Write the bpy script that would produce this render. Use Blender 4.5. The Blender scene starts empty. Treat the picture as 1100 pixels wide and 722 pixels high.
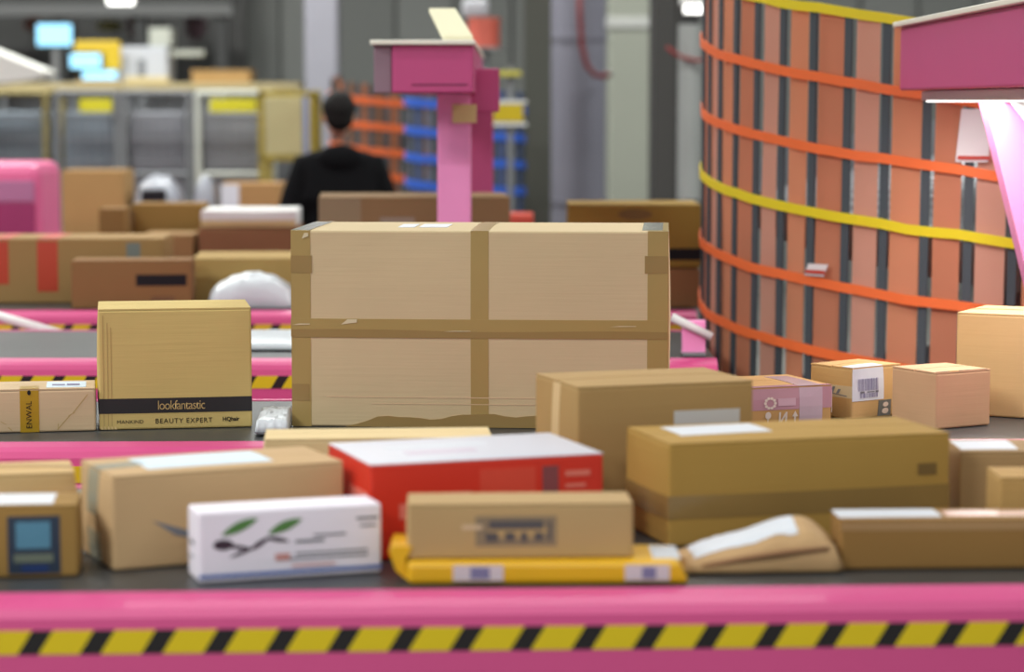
import bpy, bmesh, math, random
from mathutils import Vector, Matrix, noise as mnoise

# ------------------------------------------------------------------ camera
scene = bpy.context.scene
COL = scene.collection
FOC = 85.0
FPX = FOC / 36.0 * 1100
CAMZ = 1.65
PITCH = math.atan(251 / FPX)
cam_d = bpy.data.cameras.new('camera')
cam_d.lens = FOC
cam_d.sensor_width = 36
cam_d.sensor_fit = 'HORIZONTAL'
cam_d.clip_end = 200
cam_d.dof.use_dof = True
cam_d.dof.focus_distance = 5.25
cam_d.dof.aperture_fstop = 2.5
cam = bpy.data.objects.new('camera', cam_d)
cam.location = (0, 0, CAMZ)
cam.rotation_euler = (math.pi / 2 - PITCH, 0, 0)
COL.objects.link(cam)
scene.camera = cam

# ------------------------------------------------------------------ view
vs = scene.view_settings
vs.view_transform = 'Standard'
vs.look = 'None'
vs.gamma = 1
vs.use_curve_mapping = False
vs.exposure = -0.06

# ------------------------------------------------------------------ world: even light of a big bright hall
w = bpy.data.worlds.new('hall_ambient')
scene.world = w
w.use_nodes = True
bg = w.node_tree.nodes['Background']
bg.inputs[0].default_value = (0.86, 0.97, 1.0, 1)
bg.inputs[1].default_value = 0.38

# ------------------------------------------------------------------ ceiling lamps (light in each lamp; fixtures built below)
LAMPS = [(-4.2, -0.8, 300), (0.0, -0.8, 130), (4.2, -0.8, 60),
         (-5.0, 3.6, 300), (0.0, 5.4, 16), (4.2, 5.4, 100),
         (-4.2, 10.0, 190), (0.0, 10.0, 100), (4.2, 10.0, 200),
         (-4.8, 15.2, 300), (-1.6, 15.2, 220), (4.2, 15.2, 220)]
LAMP_Z = 5.4
LAMP_GAIN = 1.0
for i, (lx, ly, pw) in enumerate(LAMPS):
    ld = bpy.data.lights.new('tube_light', 'AREA')
    ld.shape = 'RECTANGLE'
    ld.size = 2.4
    ld.size_y = 0.35
    ld.energy = pw * LAMP_GAIN
    ld.color = (0.97, 1.0, 0.96)
    lo = bpy.data.objects.new('tube_light', ld)
    lo.location = (lx, ly, LAMP_Z - 0.07)
    COL.objects.link(lo)

# ================================================================== helpers
def srgb(c):
    out = []
    for v in c:
        v = v / 255.0
        out.append(v / 12.92 if v <= 0.04045 else ((v + 0.055) / 1.055) ** 2.4)
    return out


def ray(px, py):
    f = Vector((0, math.cos(PITCH), -math.sin(PITCH)))
    u = Vector((0, math.sin(PITCH), math.cos(PITCH)))
    return f * FPX + Vector((1, 0, 0)) * (px - 550) + u * (361 - py)


def at_z(px, py, z):
    r = ray(px, py)
    t = (z - CAMZ) / r.z
    return Vector((r.x * t, r.y * t, z))


def at_y(px, py, y):
    r = ray(px, py)
    t = y / r.y
    return Vector((r.x * t, y, CAMZ + r.z * t))


def z_at(py, y):
    return at_y(550, py, y).z


def x_at(px, y, z=0.95):
    # x of image column px at distance y and height z
    f = y * math.cos(PITCH) - (z - CAMZ) * math.sin(PITCH)
    return (px - 550) * f / FPX


MATS = {}


def mat(name, col, rough=0.6, var=0.06, scale=6.0, metal=0.0, bump=0.0, spec=0.5, emit=0.0, trans=0.0,
        flute=0.0, coat=0.0, alpha=1.0):
    if name in MATS:
        return MATS[name]
    m = bpy.data.materials.new(name)
    m.use_nodes = True
    nt = m.node_tree
    b = nt.nodes['Principled BSDF']
    c = srgb(col)
    b.inputs['Roughness'].default_value = rough
    b.inputs['Metallic'].default_value = metal
    b.inputs['Specular IOR Level'].default_value = spec
    b.inputs['Coat Weight'].default_value = coat
    b.inputs['Alpha'].default_value = alpha
    tc = nt.nodes.new('ShaderNodeTexCoord')
    nz = nt.nodes.new('ShaderNodeTexNoise')
    nz.inputs['Scale'].default_value = scale
    nz.inputs['Detail'].default_value = 5
    nt.links.new(tc.outputs['Object'], nz.inputs['Vector'])
    mx = nt.nodes.new('ShaderNodeMix')
    mx.data_type = 'RGBA'
    mx.inputs[6].default_value = [max(0, x * (1 - var)) for x in c] + [1]
    mx.inputs[7].default_value = [min(1, x * (1 + var)) for x in c] + [1]
    nt.links.new(nz.outputs['Fac'], mx.inputs[0])
    nt.links.new(mx.outputs[2], b.inputs['Base Color'])
    if flute > 0:
        mp = nt.nodes.new('ShaderNodeMapping')
        mp.inputs['Scale'].default_value = (6, 6, 170)
        nt.links.new(tc.outputs['Object'], mp.inputs['Vector'])
        n2 = nt.nodes.new('ShaderNodeTexNoise')
        n2.inputs['Scale'].default_value = 1.0
        n2.inputs['Detail'].default_value = 3
        nt.links.new(mp.outputs[0], n2.inputs['Vector'])
        bp = nt.nodes.new('ShaderNodeBump')
        bp.inputs['Strength'].default_value = flute
        bp.inputs['Distance'].default_value = 0.004
        nt.links.new(n2.outputs['Fac'], bp.inputs['Height'])
        nt.links.new(bp.outputs[0], b.inputs['Normal'])
    elif bump > 0:
        bp = nt.nodes.new('ShaderNodeBump')
        bp.inputs['Strength'].default_value = bump
        bp.inputs['Distance'].default_value = 0.01
        nt.links.new(nz.outputs['Fac'], bp.inputs['Height'])
        nt.links.new(bp.outputs[0], b.inputs['Normal'])
    if emit > 0:
        b.inputs['Emission Color'].default_value = c + [1]
        b.inputs['Emission Strength'].default_value = emit
    if trans > 0:
        tr = nt.nodes.new('ShaderNodeBsdfTranslucent')
        nt.links.new(mx.outputs[2], tr.inputs[0])
        ms = nt.nodes.new('ShaderNodeMixShader')
        ms.inputs[0].default_value = trans
        out = nt.nodes['Material Output']
        nt.links.new(b.outputs[0], ms.inputs[1])
        nt.links.new(tr.outputs[0], ms.inputs[2])
        nt.links.new(ms.outputs[0], out.inputs[0])
    MATS[name] = m
    return m


def card(r, g, b, tag=''):
    return mat('cardboard_%d_%d_%d' % (r, g, b), (r, g, b), rough=0.78, var=0.07, scale=5, flute=0.10, spec=0.25)


def hazard_mat():
    m = bpy.data.materials.new('hazard_stripes')
    m.use_nodes = True
    nt = m.node_tree
    b = nt.nodes['Principled BSDF']
    b.inputs['Roughness'].default_value = 0.45
    tc = nt.nodes.new('ShaderNodeTexCoord')
    sp = nt.nodes.new('ShaderNodeSeparateXYZ')
    nt.links.new(tc.outputs['Object'], sp.inputs[0])
    k = nt.nodes.new('ShaderNodeMath'); k.operation = 'MULTIPLY_ADD'
    k.inputs[1].default_value = -0.62
    nt.links.new(sp.outputs['Z'], k.inputs[0])
    nt.links.new(sp.outputs['X'], k.inputs[2])
    d = nt.nodes.new('ShaderNodeMath'); d.operation = 'DIVIDE'
    d.inputs[1].default_value = 0.0868
    nt.links.new(k.outputs[0], d.inputs[0])
    f = nt.nodes.new('ShaderNodeMath'); f.operation = 'FRACT'
    nt.links.new(d.outputs[0], f.inputs[0])
    l = nt.nodes.new('ShaderNodeMath'); l.operation = 'LESS_THAN'
    l.inputs[1].default_value = 0.66
    nt.links.new(f.outputs[0], l.inputs[0])
    mx = nt.nodes.new('ShaderNodeMix'); mx.data_type = 'RGBA'
    mx.inputs[6].default_value = srgb((28, 22, 24)) + [1]
    mx.inputs[7].default_value = srgb((222, 192, 18)) + [1]
    nt.links.new(l.outputs[0], mx.inputs[0])
    nt.links.new(mx.outputs[2], b.inputs['Base Color'])
    return m


HAZ = hazard_mat()
PINK = mat('pink_paint', (214, 80, 138), rough=0.42, var=0.04, scale=2, coat=0.15)
PINK_L = mat('pink_paint_pale', (255, 158, 212), rough=0.35, var=0.03)
BELT = mat('belt_rubber', (62, 64, 66), rough=0.38, var=0.18, scale=14, bump=0.04)
BLACK = mat('black_rubber', (20, 20, 22), rough=0.5)
STEEL = mat('galvanised_steel', (150, 152, 155), rough=0.35, var=0.1, metal=0.7)
GREYP = mat('grey_paint', (120, 121, 124), rough=0.5, var=0.08, scale=2)
WHITEP = mat('white_paint', (232, 232, 230), rough=0.4, var=0.03)
PAPER = mat('white_paper', (216, 218, 226), rough=0.6, var=0.03)
INK = mat('black_ink', (30, 28, 32), rough=0.6, spec=.2, var=0.05)
INKG = mat('grey_ink', (120, 120, 128), rough=0.6, var=0.05)
INKL = mat('lilac_ink', (128, 122, 160), rough=0.6, var=0.05)
TAPE = mat('brown_packing_tape', (170, 144, 88), rough=0.28, var=0.05, scale=12, bump=0.05)
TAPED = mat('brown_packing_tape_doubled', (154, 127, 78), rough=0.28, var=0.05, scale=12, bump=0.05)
CLEAR = mat('clear_tape', (168, 168, 160), rough=0.15, var=0.15, scale=30, bump=0.2)


def new_mesh_obj(name, me, m, parent=None, smooth=False):
    o = bpy.data.objects.new(name, me)
    COL.objects.link(o)
    if m is not None:
        me.materials.append(m)
    if smooth:
        for p in me.polygons:
            p.use_smooth = True
    if parent is not None:
        o.parent = parent
    return o


def obj_bm(name, bm, m, parent=None, smooth=False):
    bmesh.ops.recalc_face_normals(bm, faces=bm.faces)
    me = bpy.data.meshes.new(name)
    bm.to_mesh(me)
    bm.free()
    return new_mesh_obj(name, me, m, parent, smooth)


def tag(o, label, cat, group=None, kind=None):
    o['label'] = label
    o['category'] = cat
    if group:
        o['group'] = group
    if kind:
        o['kind'] = kind
    return o


def empty(name, loc=(0, 0, 0), rz=0.0):
    o = bpy.data.objects.new(name, None)
    o.empty_display_size = 0.1
    COL.objects.link(o)
    o.location = loc
    o.rotation_euler = (0, 0, rz)
    return o


def struct(o):
    o['kind'] = 'structure'
    return o


def add_box(bm, x0, x1, y0, y1, z0, z1, bev=0.0):
    r = bmesh.ops.create_cube(bm, size=1.0)
    vs_ = r['verts']
    for v in vs_:
        v.co = Vector((x0 + (v.co.x + .5) * (x1 - x0), y0 + (v.co.y + .5) * (y1 - y0), z0 + (v.co.z + .5) * (z1 - z0)))
    if bev > 0:
        es = set()
        for v in vs_:
            for e in v.link_edges:
                es.add(e)
        bmesh.ops.bevel(bm, geom=list(es), offset=bev, segments=2, profile=0.5, affect='EDGES')


def add_tube(bm, p, q, r, seg=10, r2=None):
    p = Vector(p); q = Vector(q)
    d = q - p
    L = d.length
    ret = bmesh.ops.create_cone(bm, cap_ends=True, segments=seg, radius1=r, radius2=r if r2 is None else r2, depth=L)
    M = Matrix.Translation((p + q) / 2) @ Vector((0, 0, 1)).rotation_difference(d.normalized()).to_matrix().to_4x4()
    bmesh.ops.transform(bm, matrix=M, verts=ret['verts'])


def box(name, dims, m, parent=None, bev=0.004):
    bm = bmesh.new()
    add_box(bm, *dims, bev=bev)
    return obj_bm(name, bm, m, parent)


def tube(name, p, q, r, m, parent=None, seg=12):
    bm = bmesh.new()
    add_tube(bm, p, q, r, seg)
    return obj_bm(name, bm, m, parent, smooth=False)


def path_tube(name, pts, r, m, parent=None, seg=8):
    bm = bmesh.new()
    rings = []
    pts = [Vector(p) for p in pts]
    for i, p in enumerate(pts):
        d = (pts[min(i + 1, len(pts) - 1)] - pts[max(i - 1, 0)]).normalized()
        a = d.cross(Vector((0, 0, 1)))
        if a.length < 1e-3:
            a = d.cross(Vector((1, 0, 0)))
        a.normalize()
        b = a.cross(d)
        rings.append([bm.verts.new(p + (a * math.cos(t) + b * math.sin(t)) * r)
                      for t in [2 * math.pi * k / seg for k in range(seg)]])
    for i in range(len(rings) - 1):
        for k in range(seg):
            bm.faces.new((rings[i][k], rings[i][(k + 1) % seg], rings[i + 1][(k + 1) % seg], rings[i + 1][k]))
    bm.faces.new(rings[0]); bm.faces.new(list(reversed(rings[-1])))
    return obj_bm(name, bm, m, parent, smooth=True)


def extrude_profile(name, prof, x0, x1, m, parent=None, nx=1):
    # prof: closed list of (y, z)
    bm = bmesh.new()
    rings = []
    for i in range(nx + 1):
        x = x0 + (x1 - x0) * i / nx
        rings.append([bm.verts.new((x, y, z)) for y, z in prof])
    n = len(prof)
    for i in range(nx):
        for k in range(n):
            bm.faces.new((rings[i][k], rings[i][(k + 1) % n], rings[i + 1][(k + 1) % n], rings[i + 1][k]))
    bm.faces.new(rings[0]); bm.faces.new(list(reversed(rings[-1])))
    return obj_bm(name, bm, m, parent)


def text_mesh(body, size, bold=0.0, spacing=1.0, shear=0.0):
    cu = bpy.data.curves.new('lettering', 'FONT')
    cu.body = body
    cu.size = size
    cu.align_x = 'CENTER'
    cu.align_y = 'CENTER'
    cu.offset = bold
    cu.space_character = spacing
    cu.shear = shear
    cu.resolution_u = 3
    to = bpy.data.objects.new('lettering_tmp', cu)
    COL.objects.link(to)
    dg = bpy.context.evaluated_depsgraph_get()
    me = bpy.data.meshes.new_from_object(to.evaluated_get(dg))
    bpy.data.objects.remove(to)
    bpy.data.curves.remove(cu)
    me.materials.clear()
    return me


# ================================================================== cartons
class Carton:
    """A parcel box: FL, FR = front bottom corners on plan (x, y); parts are children of one Empty."""

    def __init__(s, name, label, FL, FR, depth, h, z, m, cat='box', group=None, bulge=0.004, flaps=True,
                 seam=0.5, gap=0.003, seam_axis='x'):
        FL = Vector((FL[0], FL[1])); FR = Vector((FR[0], FR[1]))
        d = FR - FL
        s.w = d.length; s.d = depth; s.h = h; s.b = bulge
        a = math.atan2(d.y, d.x)
        c = (FL + FR) / 2 + Vector((-math.sin(a), math.cos(a))) * depth / 2
        s.root = empty(name, (c.x, c.y, z), a)
        tag(s.root, label, cat, group)
        s.m = m
        s.toff = 0.0
        s.ztop = z + h
        n = 7
        bm = bmesh.new()
        for f in ('front', 'back', 'left', 'right', 'top', 'bottom'):
            g = [[bm.verts.new(s.surf(f, i / n, j / n, 0)) for j in range(n + 1)] for i in range(n + 1)]
            for i in range(n):
                for j in range(n):
                    bm.faces.new((g[i][j], g[i + 1][j], g[i + 1][j + 1], g[i][j + 1]))
        bmesh.ops.remove_doubles(bm, verts=bm.verts, dist=1e-5)
        o = obj_bm('body', bm, m, s.root)
        bv = o.modifiers.new('soft_edges', 'BEVEL')
        bv.width = min(0.004, h * .06); bv.segments = 2; bv.limit_method = 'ANGLE'; bv.angle_limit = math.radians(40)
        s.body = o
        if flaps:
            t = 0.003
            if seam_axis == 'x':
                g2 = gap / depth / 2
                s.patch('flap', 'top', [(0.003, 0.997, 0.004, seam - g2)], m, off=t)
                s.patch('flap', 'top', [(0.003, 0.997, seam + g2, 0.996)], m, off=t)
            else:
                g2 = gap / s.w / 2
                s.patch('flap', 'top', [(0.004, seam - g2, 0.004, 0.996)], m, off=t)
                s.patch('flap', 'top', [(seam + g2, 0.996, 0.004, 0.996)], m, off=t)
            s.toff = t

    def dims(s, f):
        return {'front': (s.w, s.h), 'back': (s.w, s.h), 'left': (s.d, s.h), 'right': (s.d, s.h),
                'top': (s.w, s.d), 'bottom': (s.w, s.d)}[f]

    def surf(s, f, u, v, off):
        W, D, H = s.w, s.d, s.h
        k = s.b * max(0, 1 - (2 * u - 1) ** 2) * max(0, 1 - (2 * v - 1) ** 2)
        if f == 'front':
            return Vector((-W / 2 + u * W, -D / 2 - k - off, v * H))
        if f == 'back':
            return Vector((W / 2 - u * W, D / 2 + k + off, v * H))
        if f == 'left':
            return Vector((-W / 2 - k - off, D / 2 - u * D, v * H))
        if f == 'right':
            return Vector((W / 2 + k + off, -D / 2 + u * D, v * H))
        if f == 'top':
            return Vector((-W / 2 + u * W, -D / 2 + v * D, H + k * 0.6 + off))
        return Vector((-W / 2 + u * W, -D / 2 + v * D, -off))

    def patch(s, name, f, rects, m, off=0.0008, parent=None, edge=None, label=None):
        # rects: (u0,u1,v0,v1) on face f, or (face,u0,u1,v0,v1); edge(u)->dv for a ragged upper border
        bm = bmesh.new()
        for r in rects:
            ff = f
            if len(r) == 5:
                ff = r[0]; r = r[1:]
            u0, u1, v0, v1 = r
            o = off + (s.toff if ff == 'top' and name != 'flap' else 0)
            fw, fh = s.dims(ff)
            nu = max(2, min(24, int(abs(u1 - u0) * fw / 0.02)))
            nv = max(2, min(24, int(abs(v1 - v0) * fh / 0.02)))
            if edge:
                nu = 30
            g = []
            for i in range(nu + 1):
                u = u0 + (u1 - u0) * i / nu
                vv1 = v1 + (edge(u) if edge else 0)
                g.append([bm.verts.new(s.surf(ff, u, v0 + (vv1 - v0) * j / nv, o)) for j in range(nv + 1)])
            for i in range(nu):
                for j in range(nv):
                    bm.faces.new((g[i][j], g[i + 1][j], g[i + 1][j + 1], g[i][j + 1]))
            loop = [(i, 0) for i in range(nu + 1)] + [(nu, j) for j in range(1, nv + 1)] + \
                   [(i, nv) for i in range(nu - 1, -1, -1)] + [(0, j) for j in range(nv - 1, 0, -1)]
            low = []
            for (i, j) in loop:
                u = u0 + (u1 - u0) * i / nu
                vv1 = v1 + (edge(u) if edge else 0)
                low.append(bm.verts.new(s.surf(ff, u, v0 + (vv1 - v0) * j / nv, o - max(off + .0002, 0.0006))))
            for k in range(len(loop)):
                a = g[loop[k][0]][loop[k][1]]
                k2 = (k + 1) % len(loop)
                b2 = g[loop[k2][0]][loop[k2][1]]
                bm.faces.new((a, b2, low[k2], low[k]))
        ob = obj_bm(name, bm, m, parent or s.root)
        if label:
            ob['label'] = label
        return ob

    def text(s, f, body, u, v, size, m, rot=0.0, off=0.0016, bold=0.0, spacing=1.0, sx=1.0, parent=None, width=None):
        me = text_mesh(body, size, bold, spacing)
        if width:
            xs = [q_.co.x for q_ in me.vertices]
            sx = width / (max(xs) - min(xs))
        fw, fh = s.dims(f)
        c, n_ = math.cos(rot), math.sin(rot)
        o = off + (s.toff if f == 'top' else 0)
        for vtx in me.vertices:
            x, y = vtx.co.x * sx, vtx.co.y
            X = x * c - y * n_; Y = x * n_ + y * c
            vtx.co = s.surf(f, u + X / fw, v + Y / fh, o)
        return new_mesh_obj('lettering', me, m, parent or s.root)

    def polys(s, name, f, plist, m, off=0.0014, parent=None):
        # plist: polygons as lists of (u, v)
        bm = bmesh.new()
        o = off + (s.toff if f == 'top' else 0)
        for pl in plist:
            vv = [bm.verts.new(s.surf(f, u, v, o)) for u, v in pl]
            bm.faces.new(vv)
        return obj_bm(name, bm, m, parent or s.root)

    def barcode(s, f, u0, u1, v0, v1, m, seed=1, n=26, off=0.002, parent=None):
        rnd = random.Random(seed)
        pl = []
        u = u0
        step = (u1 - u0) / n
        while u < u1 - step * .5:
            wd = step * rnd.choice((.45, .45, .9))
            pl.append([(u, v0), (u + wd, v0), (u + wd, v1), (u, v1)])
            u += wd + step * rnd.choice((.4, .6, .9))
        return s.polys('barcode', f, pl, m, off, parent)


def rect(u0, u1, v0, v1):
    return [(u0, v0), (u1, v0), (u1, v1), (u0, v1)]


def ellipse(cu, cv, ru, rv, n=16, ang=0.0, pointed=False):
    out = []
    for k in range(n):
        t = 2 * math.pi * k / n
        x, y = math.cos(t), math.sin(t)
        if pointed:
            y *= (1 - abs(x)) ** .5 * 1.3
        c, s_ = math.cos(ang), math.sin(ang)
        out.append((cu + (x * ru) * c - (y * rv) * s_, cv + (x * ru) * s_ + (y * rv) * c))
    return out


def pillow(name, w, d, h, m, parent, seed=0, n=22, p=2.4, wrinkle=0.006, hx=None, flat=0.55):
    bm = bmesh.new()
    top = {}; bot = {}
    off = Vector((seed * 7.1, seed * 3.3, seed * 1.7))
    for i in range(n + 1):
        for j in range(n + 1):
            x = -1 + 2 * i / n; y = -1 + 2 * j / n
            e = max(0, (1 - abs(x) ** p)) ** flat * max(0, (1 - abs(y) ** p)) ** flat
            k = hx(x) if hx else 1.0
            wr = mnoise.noise(Vector((x * 2.6, y * 2.6, 0)) + off) + .5 * mnoise.noise(Vector((x * 6, y * 6, 2)) + off)
            sx = x * w / 2 * (1 + .025 * mnoise.noise(Vector((0, y * 3, 4)) + off))
            sy = y * d / 2 * (1 + .03 * mnoise.noise(Vector((x * 3, 0, 5)) + off))
            edge = i in (0, n) or j in (0, n)
            zt = .006 + (h - .006) * e * k + wrinkle * wr * (0.3 + e)
            top[i, j] = bm.verts.new((sx, sy, max(.003, zt)))
            bot[i, j] = top[i, j] if edge else bm.verts.new((sx, sy, 0.0005))
    for i in range(n):
        for j in range(n):
            bm.faces.new((top[i, j], top[i + 1, j], top[i + 1, j + 1], top[i, j + 1]))
            q = [bot[i, j], bot[i, j + 1], bot[i + 1, j + 1], bot[i + 1, j]]
            bm.faces.new(q) if len(set(q)) == 4 and bm.faces.get(q) is None else None
    return obj_bm(name, bm, m, parent, smooth=True)


# ================================================================== the setting
def hall():
    conc = mat('concrete_floor', (128, 126, 122), rough=0.45, var=0.12, scale=1.5, bump=0.05)
    struct(box('floor', (-14, 14, -4, 24, -0.1, 0), conc, bev=0))
    wb = struct(empty('wall_back', (0, 21.0, 0)))
    base = mat('wall_sheet', (112, 113, 110), rough=0.6, var=0.08, scale=1)
    box('backing', (-14, 14, 0.06, 0.2, 0, 6.2), base, wb, bev=0)
    rnd = random.Random(5)
    for i in range(40):
        x = -10 + i * .5
        g = rnd.randint(-7, 7)
        pm = mat('wall_panel_%d' % (g // 3), (122 + g, 123 + g, 120 + g), rough=0.55, var=0.05, scale=1)
        box('panel', (x + .012, x + .488, 0.0, 0.06, 0, 6.0), pm, wb, bev=.008)
    struct(box('ceiling', (-14, 14, -4, 24, 6.2, 6.35), mat('ceiling_sheet', (190, 190, 188), rough=.8), bev=0))
    lampm = mat('lamp_diffuser', (250, 250, 245), emit=2.5)
    for i, (lx, ly, pw) in enumerate(LAMPS):
        r = empty('ceiling_lamp', (lx, ly, LAMP_Z))
        tag(r, 'long white ceiling tube lamp above the ' + ('camera side', 'large taped carton', 'person in black', 'back of the hall')[i // 3] + ', '
            + ('left', 'middle', 'right')[i % 3] + ' one of its row', 'lamp', 'ceiling lamps of the hall')
        box('housing', (-1.25, 1.25, -.2, .2, 0, .08), WHITEP, r)
        box('diffuser', (-1.2, 1.2, -.17, .17, -.03, .0), lampm, r)
        for sx in (-1, 1):
            tube('hanger', (sx, 0, .08), (sx, 0, 6.2 - LAMP_Z), .008, STEEL, r, 6)


hall()


def conveyor(name, label, x0, x1, yl, yr, width, z=0.95, side=0.34, xl=-1.1, xr=1.1):
    # yl / yr: distance of the belt's front edge at x = xl / xr
    a = math.atan2(yr - yl, xr - xl)
    def yf(x):
        return yl + (x - xl) * math.tan(a)
    L = (x1 - x0) / math.cos(a)
    r = empty(name, (x0, yf(x0), 0), a)
    tag(r, label, 'conveyor', 'parallel conveyors of the sorting hall')
    # belt: thin loop with rounded nose ends
    bm = bmesh.new()
    add_box(bm, 0.0, L, .004, width - .004, z - .018, z, .004)
    obj_bm('belt', bm, BELT, r)
    rail = [(.0, z - .03), (-.004, z + .0015), (-.012, z + .003), (-.040, z - .004), (-.056, z - .012), (-.064, z - .024),
            (-.066, z - .04), (-.066, z - side), (-.02, z - side), (-.02, z - .03)]
    extrude_profile('front_rail', rail, 0, L, PINK, r)
    extrude_profile('back_rail', [(width - y, zz) for y, zz in rail], 0, L, PINK, r)
    bm = bmesh.new()
    add_box(bm, 0, L, -.0675, -.0658, z - .0745, z - .0405)
    obj_bm('hazard_tape', bm, HAZ, r)
    bm = bmesh.new()
    add_box(bm, 0.01, L - .01, -.02, width + .02, z - .10, z - .02)
    obj_bm('bed', bm, GREYP, r)
    for ex in (0.045, L - .045):
        tube('end_roller', (ex, .0, z - .075), (ex, width, z - .075), .05, STEEL, r, 14)
    nl = max(2, int(L / 1.6) + 1)
    for i in range(nl):
        lx = .25 + (L - .5) * i / (nl - 1)
        for yy in (.02, width - .02):
            bm = bmesh.new()
            add_box(bm, lx - .03, lx + .03, yy - .03, yy + .03, .012, z - .09)
            add_box(bm, lx - .06, lx + .06, yy - .06, yy + .06, 0, .012)
            obj_bm('leg', bm, GREYP, r)
    return r, yf


RA, yA = conveyor('belt_conveyor', 'pink conveyor in the foreground with black and yellow striped edge along the bottom',
                  -2.6, 2.6, at_z(0, 637.5, .95).y, at_z(1100, 628, .95).y, 0.95, xl=-.73, xr=.73)
RB, yB = conveyor('belt_conveyor', 'pink conveyor carrying the large taped carton in the middle',
                  -3.2, 3.0, 4.955, 5.0, 0.69, xl=-1.05, xr=1.05)
RC, yC = conveyor('belt_conveyor', 'pink conveyor just behind the large taped carton with a nearly empty belt',
                  -3.6, 0.56, 6.60, 6.60, 0.80)
RD, yD = conveyor('belt_conveyor', 'pink conveyor behind the empty belt loaded with a long row of brown boxes',
                  -4.2, 0.62, 8.13, 8.13, 0.92)
RE, yE = conveyor('belt_conveyor', 'fifth pink conveyor, hidden behind the red-striped carton and its neighbours',
                  -4.6, 0.6, 9.70, 9.70, 0.85)
RF, yF = conveyor('belt_conveyor', 'farthest pink conveyor at left behind the pink hood and person in black',
                  -5.2, -1.15, 12.65, 12.65, 0.8)
Z = 0.95 + 0.0012


def fit(FLpx, FRpx, topL, z=Z):
    """front corners from the image: each (px, py_bottom) or (px, ('y', Y)); returns FL, FR, h"""
    out = []
    for p in (FLpx, FRpx):
        if isinstance(p[1], tuple):
            y = p[1][1]
            out.append(Vector((x_at(p[0], y, z), y)))
        else:
            q = at_z(p[0], p[1], z)
            out.append(Vector((q.x, q.y)))
    h = z_at(topL, out[0].y) - z
    return out[0], out[1], h


def carton(name, label, FLpx, FRpx, topL, depth, m, z=Z, **k):
    FL, FR, h = fit(FLpx, FRpx, topL, z)
    return Carton(name, label, FL, FR, depth, h, z, m, **k)


def Yd(y):
    return ('y', y)


# ================================================================== middle conveyor
# --- the large taped carton
big = carton('large_carton', 'largest brown carton, long and flat-fronted, strapped with a cross of brown tape',
             (314, 457.6), (716.5, 461.2), 247.6, 0.385, card(206, 184, 146), bulge=0.006, flaps=False)
c = big
U = lambda px: (px - 314) / (716.5 - 314)
V = lambda py: (458.5 - py) / (458.5 - 249.5)
c.patch('tape', 'front', [('front', 0, U(335), 0, 1), ('top', 0, U(335), 0, 1)], TAPE, .0006)
c.patch('tape', 'front', [('front', U(507), U(526), 0, 1), ('top', U(507), U(526), 0, 1)], TAPE, .0006)
c.patch('tape', 'front', [('front', U(695), 1, 0, 1), ('top', U(695), 1, 0, 1), ('right', 0, .12, 0, 1)], TAPE, .0006)
c.patch('tape', 'front', [('front', 0, 1, V(362), V(343)), ('left', 0, 1, V(362), V(343))], TAPE, .0011)
c.patch('tape_fold', 'front', [(0, 1, V(363), V(354.5))], TAPED, .0015, edge=lambda u: .004 * math.sin(u * 9) - .006 * u)
c.patch('tape_overlap', 'front', [(0, U(336.5), V(294.5), V(276))], TAPED, .0013)
c.patch('tape_overlap', 'front', [(0, U(333), V(431), V(413))], TAPED, .0013)
c.patch('tape_overlap', 'front', [(U(692), 1, V(293.5), V(275))], TAPED, .0013)


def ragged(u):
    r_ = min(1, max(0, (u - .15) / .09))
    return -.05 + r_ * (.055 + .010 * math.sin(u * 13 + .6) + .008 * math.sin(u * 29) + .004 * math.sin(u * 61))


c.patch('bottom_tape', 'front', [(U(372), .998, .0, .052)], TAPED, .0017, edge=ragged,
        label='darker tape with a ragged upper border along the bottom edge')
c.patch('clear_tape', 'top', [('top', 0.0, U(334), 0.02, .9)], CLEAR, .0014)
c.patch('clear_tape', 'top', [('top', U(689), .985, 0.1, .95)], CLEAR, .0014)
c.patch('top_label', 'top', [(U(424), U(442), .25, .55)], PAPER, .0012)
c.patch('top_label', 'top', [(U(447), U(478), .25, .55)], PAPER, .0012)
TAPEW = mat('painted_tape_glint', (215, 200, 165), rough=.3)  # pale colour painting glints along the tape wrinkles
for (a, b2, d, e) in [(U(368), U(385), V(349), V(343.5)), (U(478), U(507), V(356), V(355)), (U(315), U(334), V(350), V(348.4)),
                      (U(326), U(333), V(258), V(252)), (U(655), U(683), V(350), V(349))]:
    c.polys('crease_glint', 'front', [[(a, d), (b2, d + (e - d) * .4), (b2, e), (a + (b2 - a) * .4, e)]], TAPEW, .0022)
CREASE = mat('pressed_crease', (214, 184, 150), rough=.8)
c.patch('crease', 'front', [(U(352), U(690), V(427), V(426.2))], CREASE, .0007)
c.patch('crease', 'front', [(U(400), U(690), V(434), V(433.4))], CREASE, .0007)

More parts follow.
